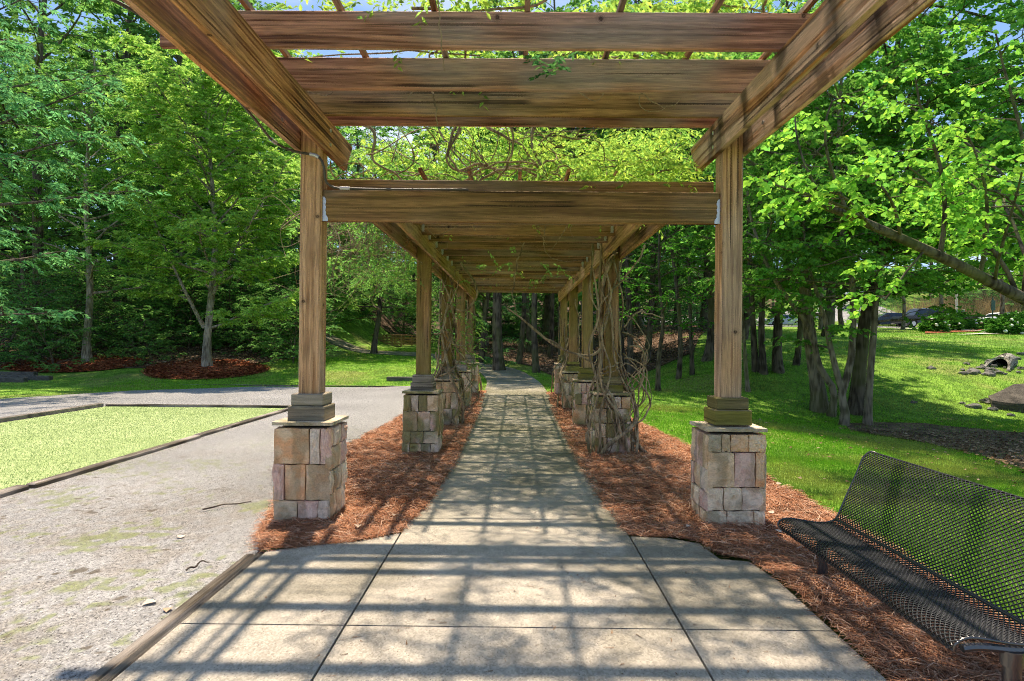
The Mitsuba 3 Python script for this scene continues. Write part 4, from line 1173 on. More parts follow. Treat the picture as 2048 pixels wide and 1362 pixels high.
roof = thing('wisteria_canopy', 'lime green wisteria canopy with tangled bare stems over the roof of the narrow pergola', 'vine')
z6 = lambda pts: [(860 + a / 3.531, 230 + b / 3.531) for a, b in pts]
z2 = lambda pts: [(600 + a / 2.56, b / 2.56) for a, b in pts]
for pts, yy, rad in ((z6([(215, 60), (140, 230), (130, 330), (180, 385), (350, 345), (470, 385), (620, 365), (700, 400), (790, 440)]), 7.0, .017), (z6([(555, 20), (580, 250), (545, 360), (470, 460), (390, 515)]), 6.6, .014),
                     (z6([(745, 70), (740, 280), (790, 370), (830, 440)]), 7.2, .022), (z6([(400, 80), (560, 170), (700, 280), (800, 400), (900, 420), (930, 512)]), 7.0, .017), (z6([(1180, 130), (980, 120), (880, 120), (780, 200), (740, 270)]), 7.3, .012),
                     (z2([(325, 640), (375, 750), (370, 810), (470, 880), (520, 925), (660, 958)]), 6.8, .016), (z2([(800, 650), (765, 760), (800, 860), (930, 840)]), 7.0, .015), (z6([(60, 100), (160, 250), (280, 390), (350, 460)]), 7.4, .010),
                     (z6([(720, 100), (640, 220), (640, 300), (720, 310)]), 7.5, .009), (z6([(1520, 430), (1650, 400), (1740, 380), (1860, 390)]), 6.3, .012), (z6([(160, 500), (330, 410), (420, 360), (600, 330), (760, 350)]), 6.5, .012),
                     (z6([(800, 345), (890, 345), (900, 370), (840, 400)]), 6.9, .010), (z6([(900, 370), (980, 370), (1040, 450), (1060, 515)]), 6.5, .008), (z6([(0, 230), (130, 215), (280, 330), (460, 370), (720, 290)]), 7.6, .009),
                     (z2([(155, 830), (200, 900), (240, 880), (275, 910), (260, 945)]), 6.1, .007), (z2([(410, 915), (420, 945), (435, 955)]), 6.0, .009), (z2([(905, 940), (1000, 880), (1130, 860), (1240, 880)]), 6.7, .014)):
    stem(roof, pxs(pts, yy), rad, rad * .6, 50, .006)
tw = []
for k in range(150):                                     # the finer tangle, too many to single out
    p = np.array([rv.uniform(-1.6, 1.2), rv.uniform(6.3, 9.0), rv.uniform(3.25, 3.7)])
    d = unit(rv.normal(0, 1, 3) * [1, .6, .5])
    q_ = [p, p + d * .25 + rv.normal(0, .06, 3), p + d * .55 + rv.normal(0, .12, 3), p + d * .8 + rv.normal(0, .2, 3)]
    tw.append(tube(spline(q_, 12), np.linspace(rv.uniform(.004, .009), .003, 12), 4))
for k in range(170):                                     # dead twigs hanging at the gravel side
    p = np.array([rv.uniform(-2.7, -1.5), rv.uniform(7.6, 10.0), rv.uniform(2.9, 3.45)])
    d = np.array([rv.normal(-.25, .4), rv.normal(0, .3), rv.normal(-.7, .35)])
    L = rv.uniform(.3, .9)
    q_ = [p, p + d * L * .35 + rv.normal(0, .06, 3), p + d * L * .7 + rv.normal(0, .12, 3), p + d * L + rv.normal(0, .18, 3)]
    tw.append(tube(spline(q_, 12), np.linspace(rv.uniform(.004, .009), .002, 12), 4))
k_ = put('twigs', join(tw), 'bark', roof, True, uv=3.2)
labels[k_] = {'kind': 'stuff'}


def vine_leaves(n, box_, r, clump=.0, colour=LIME, size=(.062, .026), k=13, zf=None):
    (x0, x1), (y0, y1), (z0, z1) = box_
    p = np.column_stack([r.uniform(x0, x1, n * 3), r.uniform(y0, y1, n * 3), r.uniform(z0, z1, n * 3)])
    if clump:
        d = meshkit.fbm(p * [1.6, 1.3, 2.0], 2, seed=5)
        p = p[d > clump]
    p = p[:n]
    if zf is not None: p[:, 2] += zf(p[:, 0], p[:, 1])
    a = r.uniform(0, 6.28, len(p)); e = r.normal(.0, .35, len(p))
    d = np.stack([np.cos(a) * np.cos(e), np.sin(a) * np.cos(e), np.sin(e)], 1)
    return sprays(p, d, r.uniform(.18, .34, len(p)), k, size[0], size[1], colour, r, .5, yellow=.3)


lv = cat([vine_leaves(2600, ((-1.9, 2.0), (7.4, 12), (3.3, 4.15)), np.random.default_rng(1), .42, zf=lambda x, y: .35 * meshkit.fbm(np.stack([x * 1.1, y * .8, x * 0], -1), 2, seed=9) + .12 * x),
          vine_leaves(1900, ((-2.0, 2.0), (12, 19.5), (3.3, 4.1)), np.random.default_rng(2), .38),
          vine_leaves(3000, ((-1.8, 1.8), (7.6, 19.3), (3.4, 3.8)), np.random.default_rng(22), .0, MID_GREEN, (.075, .034), 11),
          vine_leaves(170, ((.6, 1.72), (6.0, 6.9), (3.02, 3.4)), np.random.default_rng(3), .0),
          vine_leaves(260, ((.1, 1.8), (6.4, 8.2), (3.2, 3.9)), np.random.default_rng(31), .3),
          vine_leaves(420, ((-2.9, -1.55), (8.0, 12.0), (2.5, 3.5)), np.random.default_rng(4), .45, MID_GREEN),
          vine_leaves(110, ((-1.7, -1.1), (18.2, 18.9), (.9, 2.6)), np.random.default_rng(5), .0, MID_GREEN),
          vine_leaves(60, ((-1.7, -1.1), (12.2, 13), (.9, 2.8)), np.random.default_rng(51), .0, MID_GREEN),
          vine_leaves(16, ((-.6, .8), (9, 12.5), (2.75, 2.98)), np.random.default_rng(6), .0, MID_GREEN)])
put('leaves', trimesh.Trimesh(lv[0], lv[1], process=False), 'leaf', roof, color=lv[2])
pavv = thing('wisteria_sprays', 'leafy wisteria growth spreading over the open rafters of the wide pergola', 'vine')
lv = cat([vine_leaves(560, ((-.7, 2.0), (4.4, 6.6), (4.05, 4.4)), np.random.default_rng(7), .44), vine_leaves(90, ((-1.9, -.4), (2.2, 5.5), (3.95, 4.2)), np.random.default_rng(8), .5),
          vine_leaves(70, ((-.6, 2.0), (1.6, 3.9), (4.1, 4.4)), np.random.default_rng(81), .5), vine_leaves(9, ((.12, .38), (4.98, 5.06), (3.72, 3.9)), np.random.default_rng(9), .0, DEEP_GREEN)])
put('leaves', trimesh.Trimesh(lv[0], lv[1], process=False), 'leaf', pavv, color=lv[2])
for pts, yy, rad in (([(876, 0), (880, 60), (884, 100), (889, 142)], 4.30, .005), (z2([(670, 455), (690, 520), (700, 600), (705, 640)]), 5.64, .008), (z2([(1380, 460), (1440, 480), (1500, 515), (1560, 465)]), 5.64, .005),
                     (z2([(1690, 470), (1760, 480), (1830, 540), (1900, 545), (1950, 500)]), 5.64, .006), (z2([(1740, 490), (1760, 560), (1830, 570), (1880, 540)]), 5.63, .004), (z2([(30, 465), (100, 485), (160, 480), (170, 462)]), 5.62, .005), (z2([(590, 460), (560, 490), (545, 520)]), 5.64, .004)):
    stem(pavv, pxs(pts, yy), rad, rad * .6, 24, .004)
for k in range(14):
    p = np.array([rv.uniform(-.8, 1.6), rv.uniform(4.2, 6.2), 3.96])
    stem(pavv, [p, p + [rv.normal(0, .3), .3, .08], p + [rv.normal(0, .5), rv.uniform(.5, 1.0), rv.uniform(0, .2)], p + [rv.normal(0, .7), rv.uniform(.8, 1.6), .05]], rv.uniform(.006, .012), None, 24, .02)

# ------------------------------------------------------------------ ground cover
def blades(x, y, z, h, w, r, base, spread=.35, lean=.45, yellow=.3):
    n = len(x)
    a = r.uniform(0, 6.28, n)
    d = np.stack([np.cos(a), np.sin(a), np.zeros(n)], 1)
    p = np.column_stack([x, y, z])
    b = r.uniform(0, 6.28, n); s = r.uniform(0, lean, n) * h
    tip = p + np.stack([np.cos(b) * s, np.sin(b) * s, h], 1)
    v = np.stack([p - d * w[:, None] / 2, p + d * w[:, None] / 2, tip], 1).reshape(-1, 3)
    return v, np.arange(3 * n).reshape(-1, 3), np.repeat(leaf_colours(n, base, r, spread, yellow), 3, axis=0)


def stuff(name, label, mesh, bsdf, col):
    k = put(name, trimesh.Trimesh(mesh[0], mesh[1], process=False), bsdf, color=col)
    labels[k] = {'label': label, 'category': name.replace('_', ' '), 'kind': 'stuff'}


rg = np.random.default_rng(500)
NOGRASS = [straw_right.buffer(.02), straw_left.buffer(.05), path_poly.buffer(.02), gravel_poly, forest_floor.buffer(.3), ring_a.buffer(-.1), ring_b.buffer(-.1), right_poly]


def grass_points(n, xr, ya, yb, power):
    """Random places, thinner with distance."""
    u = rg.uniform(0, 1, n)
    y = (ya ** power + u * (yb ** power - ya ** power)) ** (1 / power)
    x = rg.uniform(xr[0], xr[1], n)
    ok = np.ones(n, bool)
    for g_ in NOGRASS: ok &= ~contains_xy(g_, x, y)
    ok &= ~(contains_xy(swale, x, y) & (rg.uniform(0, 1, n) < .86))
    return x[ok], y[ok]


parts = []
for n, xr, ya, yb, hh, ww in ((190000, (2.4, 7.0), 3.0, 9.5, .055, .0045), (150000, (1.9, 13.0), 9.0, 16.5, .06, .007), (90000, (.9, 24), 15.5, 28, .07, .012), (30000, (14, 46), 26, 41, .09, .022), (45000, (-14, -.9), 20, 30, .07, .013), (16000, (-9, -2), 29, 40, .08, .02), (14000, (-19, -11), 13, 24, .06, .010)):
    x, y = grass_points(n, xr, ya, yb, .6)
    f = meshkit.fbm(np.stack([x * .7, y * .7, x * 0], -1), 3, seed=2)
    keep = rg.uniform(0, 1, len(x)) < np.clip(.55 + 1.1 * f, 0, 1)
    x, y, f = x[keep], y[keep], f[keep]
    v, fc, c = blades(x, y, H(x, y) - .004, hh * rg.uniform(.5, 1.25, len(x)), ww * rg.uniform(.7, 1.3, len(x)), rg, (.20, .43, .035))
    dry = np.clip((meshkit.fbm(np.stack([x * .55 + 9, y * .55, x * 0], -1), 3, seed=8) - .54) * 5, 0, .7)
    c = c * (1 - np.repeat(dry, 3)[:, None]) + np.array([.40, .40, .10]) * np.repeat(dry, 3)[:, None]
    parts.append((v, fc, c))
m = cat(parts)
stuff('grass', 'mown green lawn grass around the pergola, swale and bank', m, 'blade', m[2])
n = 120000
y = 2.3 + 13 * rg.uniform(0, 1, n) ** 1.15; x = rg.uniform(CX0 + .05, CX1 - .05, n)
m = blades(x, y, H(x, y) + .018, rg.uniform(.012, .03, n), rg.uniform(.005, .010, n), rg, (.29, .39, .165), spread=.12, yellow=.06, lean=1.2)
stuff('short_turf', 'short pale green turf inside the timber edged court', m, 'blade', m[2])

# pine needles: thin strips lying every way
def needles(n, poly, r, ya, yb, weight=None):
    x0, y0, x1, y1 = poly.bounds
    u = r.uniform(0, 1, n * 2)
    p_ = -.3
    y = (ya ** p_ + u * (yb ** p_ - ya ** p_)) ** (1 / p_)
    x = r.uniform(x0 - .06, x1 + .06, len(y))
    ok = contains_xy(poly.buffer(.015), x, y)
    x, y = x[ok][:n], y[ok][:n]
    n = len(x)
    a = meshkit.noise(np.stack([x * 3, y * 3, x * 0], -1), 3) * 6.28 + r.normal(0, .9, n)
    e = np.abs(r.normal(.05, .16, n))
    L = r.uniform(.07, .20, n); w = r.uniform(.0022, .0042, n) * (.75 + y / 14)
    d = np.stack([np.cos(a) * np.cos(e), np.sin(a) * np.cos(e), np.sin(e)], 1)
    s = np.stack([-np.sin(a), np.cos(a), r.normal(0, .5, n)], 1)
    z = np.where(contains_xy(path_poly.buffer(.01).union(right_poly).union(left_poly), x, y), .004, bed_z(x, y)) + np.abs(r.normal(0, .014, n))
    p = np.column_stack([x, y, z]) - d * L[:, None] * .35
    mid = p + d * (L * .5)[:, None] + np.array([0, 0, 1.0]) * (r.uniform(0, .012, n))[:, None] + s * (r.normal(0, .01, n))[:, None]
    tip = p + d * L[:, None] - np.array([0, 0, 1.0]) * (r.uniform(0, .6, n) * e * L)[:, None]
    h = s * (w / 2)[:, None]
    v = np.stack([p - h, p + h, mid + h, mid - h, tip], 1).reshape(-1, 3)
    f = (np.array([[0, 1, 2], [0, 2, 3], [3, 2, 4]])[None] + (np.arange(n) * 5)[:, None, None]).reshape(-1, 3)
    t = r.uniform(0, 1, (n, 1))
    pal = np.where(t < .62, np.array([.43, .205, .115]), np.where(t < .86, np.array([.60, .40, .28]), np.array([.17, .08, .042])))
    return v, f, np.repeat(pal * r.uniform(.65, 1.3, (n, 1)), 5, axis=0)


m = cat([needles(48000, straw_left, np.random.default_rng(61), 4.6, 19, None), needles(74000, straw_right, np.random.default_rng(62), 1.6, 19, None)])
stuff('pine_straw', 'loose red brown pine needles mulching both sides of the path', m, 'dry', m[2])

n = 420
x, y = rg.normal(0, .8, n) + np.where(rg.uniform(0, 1, n) < .6, rg.choice([-.75, .75], n), 0), 2.2 + 14 * rg.uniform(0, 1, n) ** 1.5
ok = contains_xy(path_poly.union(left_poly).union(right_poly).buffer(-.02), x, y); x, y = x[ok], y[ok]
n = len(x); L_ = rg.uniform(.01, .055, n); a_ = rg.uniform(0, 6.28, n)
d_ = np.stack([np.cos(a_), np.sin(a_), np.zeros(n)], 1) * L_[:, None]; w_ = np.stack([-np.sin(a_), np.cos(a_), np.zeros(n)], 1) * rg.uniform(.0012, .004, (n, 1))
p_ = np.column_stack([x, y, H(x, y) + .054])
v_ = np.stack([p_ - w_, p_ + w_, p_ + d_ + w_ * .3, p_ + d_ - w_ * .3], 1).reshape(-1, 3)
f_ = (np.array([[0, 1, 2], [0, 2, 3]])[None] + (np.arange(n) * 4)[:, None, None]).reshape(-1, 3)
stuff('path_debris', 'stray needles and crumbs of leaf scattered on the concrete path', (v_, f_), 'dry', np.repeat(np.array([.26, .15, .085]) * rg.uniform(.4, 1.3, (n, 1)), 4, axis=0))

# grit of the gravel court
def chips(n, poly, r, ya, yb, zf, size, cols, flat=.6, p_=-.5):
    u = r.uniform(0, 1, n * 3)
    y = (ya ** p_ + u * (yb ** p_ - ya ** p_)) ** (1 / p_)
    x0, _, x1, _ = poly.bounds
    x = r.uniform(max(x0, -7.5), x1, len(y))
    ok = contains_xy(poly, x, y) & ~contains_xy(court_poly, x, y)
    x, y = x[ok][:n], y[ok][:n]; n = len(x)
    s = r.uniform(*size, n)
    o = np.array([[1, 0, 0], [0, 1, 0], [-1, 0, 0], [0, -1, 0], [0, 0, 1.0]])
    v = o[None] * r.uniform(.5, 1.1, (n, 5, 1)) * s[:, None, None] * np.array([1, 1, flat])
    a = r.uniform(0, 6.28, n); c_, s_ = np.cos(a)[:, None], np.sin(a)[:, None]
    v = np.stack([v[..., 0] * c_ - v[..., 1] * s_, v[..., 0] * s_ + v[..., 1] * c_, v[..., 2]], -1) + np.column_stack([x, y, zf(x, y)])[:, None]
    f = (np.array([[0, 1, 4], [1, 2, 4], [2, 3, 4], [3, 0, 4]])[None] + (np.arange(n) * 5)[:, None, None]).reshape(-1, 3)
    col = np.array(cols)[r.integers(0, len(cols), n)] * r.uniform(.7, 1.2, (n, 1))
    return v.reshape(-1, 3), f, np.repeat(col, 5, axis=0)


m = chips(60000, gravel_poly, np.random.default_rng(63), 2.4, 14, over(.010), (.003, .0085), [(.30, .285, .265), (.38, .365, .345), (.20, .18, .16), (.25, .21, .17), (.07, .06, .055), (.48, .47, .45)])
stuff('gravel', 'fine grey stone screenings of the court beside the path', m, 'dry', m[2])


def flat_leaves(x, y, z, size, r, cols, curl=.35):
    n = len(x)
    a = r.uniform(0, 6.28, n)
    ax = np.stack([np.cos(a), np.sin(a), r.normal(.05, .2, n)], 1)
    nr = np.stack([r.normal(0, curl, n), r.normal(0, curl, n), np.ones(n)], 1)
    col = np.array(cols)[r.integers(0, len(cols), n)] * r.uniform(.7, 1.25, (n, 1))
    return leaf_mesh(np.column_stack([x, y, z]), ax, nr, size, size * .7, col, 'diamond')


BROWN = [(.30, .20, .13), (.22, .14, .085), (.38, .28, .20), (.14, .09, .055)]
r = np.random.default_rng(64)
n = 30000
x, y = r.uniform(-34, 24, n * 2), 24 + 26 * r.uniform(0, 1, n * 2) ** 1.4
ok = contains_xy(forest_floor, x, y); x, y = x[ok][:n], y[ok][:n]
x2, y2 = r.uniform(5, 18, 9000), r.uniform(7, 15, 9000)
ok = contains_xy(swale.buffer(.25), x2, y2); x2, y2 = x2[ok], y2[ok]
m = cat([flat_leaves(x, y, H(x, y) + .05 + r.uniform(0, .05, len(x)), r.uniform(.08, .17, len(x)), r, BROWN), flat_leaves(x2, y2, H(x2, y2) + .03 + r.uniform(0, .04, len(x2)), r.uniform(.05, .11, len(x2)), r, BROWN)])
x3, y3 = r.uniform(2.6, 12, 900), r.uniform(4, 17, 900)
ok = ~contains_xy(straw_right, x3, y3); x3, y3 = x3[ok], y3[ok]
m = cat([m, flat_leaves(x3, y3, H(x3, y3) + .045, r.uniform(.03, .07, len(x3)), r, BROWN)])
stuff('leaf_litter', 'brown fallen leaves on the forest floor and in the shaded swale', m, 'dry', m[2])
mp = []
for ring, g0 in ((ring_a, ga), (ring_b, gb)):
    x, y = r.uniform(ring.bounds[0], ring.bounds[2], 5000), r.uniform(ring.bounds[1], ring.bounds[3], 5000)
    ok = contains_xy(ring, x, y); x, y = x[ok], y[ok]
    mp.append(flat_leaves(x, y, H(x, y) + .05 + r.uniform(.0, .08, len(x)), r.uniform(.06, .16, len(x)), r, [(.27, .085, .04), (.18, .05, .025), (.34, .13, .06)]))
m = cat(mp)
stuff('bark_mulch', 'dark red bark mulch round the two trees beyond the gravel', m, 'dry', m[2])

# single fallen leaves and sticks near the camera
PALE = [(.62, .52, .42), (.52, .40, .30), (.45, .31, .21)]
for px, py, s, lab in ((715, 1070, .085, 'pale dry leaf on the pine straw beside the slab edge'), (360, 1082, .075, 'curled tan leaf lying alone on the gravel'), (312, 1210, .085, 'pale leaf on the gravel nearest the timber edging'), (338, 1222, .07, 'tan leaf touching the timber edging'),
                       (1560, 1088, .075, 'pale leaf on the straw in front of the bench end'), (1380, 1078, .06, 'tan leaf on the straw at the foot of the cream pillar'), (1552, 985, .07, 'pale leaf at the straw edge behind the cream pillar'), (1548, 1048, .06, 'small dry leaf between the cream pillar and the bench'), (1475, 1072, .06, 'brown leaf lying before the cream pillar'), (790, 1050, .05, 'small pink leaf at the corner of the straw and slab')):
    q_ = ground_at(px, py)
    k = numbered('fallen_leaf')
    zz = float(bed_z(q_[0], q_[1])) + .035 if contains_xy(straw_left.union(straw_right).buffer(.05), q_[0], q_[1]) else float(H(q_[0], q_[1])) + .02
    m = leaf_mesh(np.array([[q_[0], q_[1], zz]]), np.array([[math.cos(px), math.sin(px), .12]]), np.array([[.25 * math.sin(py), -.3, 1.0]]), np.array([s]), np.array([s * .75]), np.array([PALE[int(px) % 3]]), 'heart')
    scene[k] = mikit.ply(trimesh.Trimesh(m[0], m[1], process=False), 'dry', color=m[2])
    labels[k] = {'label': lab, 'category': 'leaf', 'group': 'fallen leaves near the pergola'}
for a, b, rad, lab in (((405, 1026), (502, 1010), .009, 'longer brown stick lying on the gravel before the orange pillar'), ((372, 1150), (418, 1134), .008, 'short stick on the gravel near the timber edging'), ((1408, 1128), (1421, 1133), .008, 'dark twig on the concrete slab')):
    p0, p1 = ground_at(*a), ground_at(*b)
    zz = .06 if a[0] > 1000 else -.025
    p = np.array([[*p0[:2], zz + .005], [*(p0 * .6 + p1 * .4)[:2], zz + .016], [*p1[:2], zz + .008]])
    k = numbered('stick')
    m_ = join([tube(wander(spline(p, 14), .006, rv), np.linspace(rad, rad * .5, 14), 6)])
    scene[k] = mikit.ply(m_, 'bark', smooth=True, uv=np.column_stack([np.full(len(m_.vertices), 1.2), np.zeros(len(m_.vertices))]))
    labels[k] = {'label': lab, 'category': 'stick', 'group': 'sticks on the ground'}

# ------------------------------------------------------------------ stones, culvert, slab of rock
def boulder(r, s):
    m = trimesh.creation.icosphere(subdivisions=1, radius=1.0)
    v = m.vertices * (1 + r.normal(0, .16, (len(m.vertices), 1))) * np.array([1.0, .75, .5]) * s
    return trimesh.Trimesh(v, m.faces, process=False)


q_ = ground_at(1990, 742)
CV = q_
k = thing('culvert', 'grey flared concrete culvert mouth in the bank, ringed by loose stones', 'culvert')
ax = unit(np.array([-.75, -.66, -.12])); side = unit(np.cross([0, 0, 1.0], ax)); upv = np.cross(ax, side)
ring_v, ring_f, NSEG = [], [], 24
def ringp(c, r_, sx=1.0): return [c + r_ * (math.cos(t) * side * sx + math.sin(t) * upv) for t in np.linspace(0, 2 * math.pi, NSEG, endpoint=False)]
c0 = CV + np.array([.55, .55, .16])
secs = [ringp(c0 + ax * .55 - upv * .04, .33, 1.2), ringp(c0 - ax * .6, .31), ringp(c0 - ax * 1.2, .31), ringp(c0 - ax * 1.2, .24), ringp(c0 - ax * .6, .24), ringp(c0 + ax * .55 - upv * .04, .26, 1.2)]
for i_ in range(len(secs)):
    for p_ in range(NSEG):
        if i_ in (0, 5):                                   # the mouth is cut back at a slant: only its lower lip reaches forward
            sI = math.sin(2 * math.pi * p_ / NSEG)
            secs[i_][p_] = secs[i_][p_] - ax * (.75 * max(0, sI + .1))
sv = np.array(secs).reshape(-1, 3); sf = []
for i_ in range(len(secs)):
    a_, b_ = i_, (i_ + 1) % len(secs)
    if i_ == 2: continue
    for p_ in range(NSEG):
        e_, g_ = p_, (p_ + 1) % NSEG
        sf += [(a_ * NSEG + e_, b_ * NSEG + e_, b_ * NSEG + g_), (a_ * NSEG + e_, b_ * NSEG + g_, a_ * NSEG + g_)]
m_ = trimesh.Trimesh(sv, np.array(sf), process=False)
put('pipe', trimesh.Trimesh(sv, np.vstack([m_.faces, m_.faces[:, ::-1]]), process=False), 'soil', k, 50, uv=None) if False else put('pipe', trimesh.Trimesh(np.vstack([sv, sv]), np.vstack([m_.faces, m_.faces[:, ::-1] + len(sv)]), process=False), 'soil', k, uv=6)
dk = trimesh.creation.cylinder(radius=.26, height=.02, sections=20)
dk.apply_transform(trimesh.geometry.align_vectors([0, 0, 1], ax)); dk.apply_translation(c0 - ax * 1.0)
put('dark_bore', dk, 'bore_shade', k)  # dark disc across the pipe, painting the shade of its hollow
r = np.random.default_rng(71)
for i_ in range(64):
    px, py = r.uniform(1925, 2075), 0
    py = 752 - (px - 1925) * .10 + r.normal(0, 5) if i_ % 2 else 742 - (px - 1940) * .30 + r.normal(0, 5)
    g_ = ground_at(px, py)
    m_ = boulder(r, r.uniform(.07, .19))
    m_.apply_transform(trimesh.transformations.rotation_matrix(r.uniform(0, 6.28), [0, 0, 1])); m_.apply_translation(g_ + [0, 0, .03])
    kk = numbered('riprap_stone')
    scene[kk] = mikit.ply(m_, 'rock', uv=np.zeros((len(m_.vertices), 2)))
    labels[kk] = {'label': 'angular grey stone in the riprap heap around the culvert mouth', 'category': 'stone', 'group': 'riprap stones at the culvert'}
g_ = ground_at(2020, 818)
m_ = trimesh.convex.convex_hull(np.array([[-.62, -.1, -.15], [-.05, -.55, -.2], [1.3, -.35, -.2], [1.4, .4, -.2], [-.35, .35, -.1], [-.60, -.04, .06], [-.5, .25, .14], [.35, .42, .42], [1.3, .5, .5], [1.35, -.2, .22], [-.02, -.5, .02]]))
m_ = m_.subdivide().subdivide(); m_.vertices += (meshkit.noise(m_.vertices * 7, 3)[:, None] - .5) * .05
m_.vertices[:, 2] *= 1.15
m_.apply_translation(g_ + [.15, .1, .16])
kk = thing('rock_slab', 'large tilted brown grey rock slab lying in the lawn swale', 'rock')
scene[kk] = mikit.ply(m_, 'rock', uv=np.column_stack([np.ones(len(m_.vertices)), np.zeros(len(m_.vertices))]))
for px, py, s, lab in ((1946, 815, .20, 'flat dark stone beside the tilted rock slab'), (1975, 806, .22, 'grey stone touching the rock slab'), (1985, 820, .14, 'small stone at the foot of the rock slab'), (1828, 806, .10, 'small pale stone alone in the sunny lawn'), (1862, 738, .16, 'half buried stone in the bare patch of the bank'), (1925, 808, .09, 'small brown stone in the grass near the rock slab'), (2022, 832, .10, 'dark pebble below the rock slab')):
    m_ = boulder(r, s); m_.apply_translation(ground_at(px, py) + [0, 0, .02])
    kk = thing('stone', lab, 'stone')
    scene[kk] = mikit.ply(m_, 'rock', uv=np.zeros((len(m_.vertices), 2)))

# ------------------------------------------------------------------ hydrangeas
r = np.random.default_rng(81)
hy = [(1868, 664, 1.15, 'white flowering hydrangea before the black estate car'), (1892, 662, 1.25, 'white flowering hydrangea, second from the black estate car'), (1918, 660, 1.55, 'tallest white flowering hydrangea in front of the pale lamp pole'), (1945, 659, 1.1, 'white flowering hydrangea just past the lamp pole'), (1968, 658, .95, 'low white flowering hydrangea beside the green sign post'),
      (2006, 668, 1.25, 'white flowering hydrangea just beyond the green sign post'), (2030, 666, 1.45, 'white flowering hydrangea at the outer end of the bed'), (2058, 668, 1.5, 'white flowering hydrangea cut by the frame edge')]
for px, py, s, lab in hy:
    g_ = ground_at(px, py)
    k = thing('hydrangea', lab, 'shrub', 'hydrangeas along the pavement')
    n = 420
    d = unit(r.normal(0, 1, (n, 3))); d[:, 2] = np.abs(d[:, 2])
    p = g_ + d * r.uniform(.6, 1.0, (n, 1)) * np.array([.75, .6, .85]) * s
    a = unit(d + r.normal(0, .5, d.shape))
    m = sprays(p, a, r.uniform(.12, .2, n), 6, .14, .09, (.10,.28,.04), r, .3, 'heart')
    put('foliage', trimesh.Trimesh(m[0], m[1], process=False), 'leaf', k, color=m[2])
    for j_ in range(9):
        dd = unit(r.normal(0, 1, 3) + [0, -.5, .6])
        b_ = trimesh.creation.icosphere(subdivisions=2, radius=.105 * r.uniform(.7, 1.2))
        b_.vertices *= 1 + .25 * (meshkit.noise(b_.vertices * 40 + j_, 2)[:, None] - .5); b_.vertices[:, 2] *= .75
        b_.apply_translation(g_ + np.array([dd[0] * .78, dd[1] * .62, abs(dd[2]) * .9]) * s)
        put('flower', b_, 'flower_white', k, True)
bed = Polygon([tuple(ground_at(px, py)[:2]) for px, py in ((1850, 668), (1985, 663), (1992, 655), (1850, 657))])
struct('mulch_bed', sheet(bed, over(.05), .6), 'soil', uv=4)
bed = Polygon([tuple(ground_at(px, py)[:2]) for px, py in ((1992, 668), (2090, 671), (2090, 660), (2000, 661))])
struct('mulch_bed', sheet(bed, over(.05), .6), 'soil', uv=4)


def grass_tuft(px, y, n, h, r):
    x = at(px, 640, y)[0] + r.normal(0, 2.2, n); yy = y + r.normal(0, 1.0, n)
    return blades(x, yy, H(x, yy), h * r.uniform(.5, 1.2, n), np.full(n, .05), r, (.42, .32, .17), .3, .5, .1)


m = cat([grass_tuft(px, y, 1500, 1.8, r) for px, y in ((1880, 69.5), (1920, 70.5), (1960, 71), (1995, 71.5), (2030, 72), (1975, 73.5), (1940, 73))])
stuff('tall_dry_grass', 'tan tall dry grass on the bank behind the parked cars', m, 'blade', m[2])

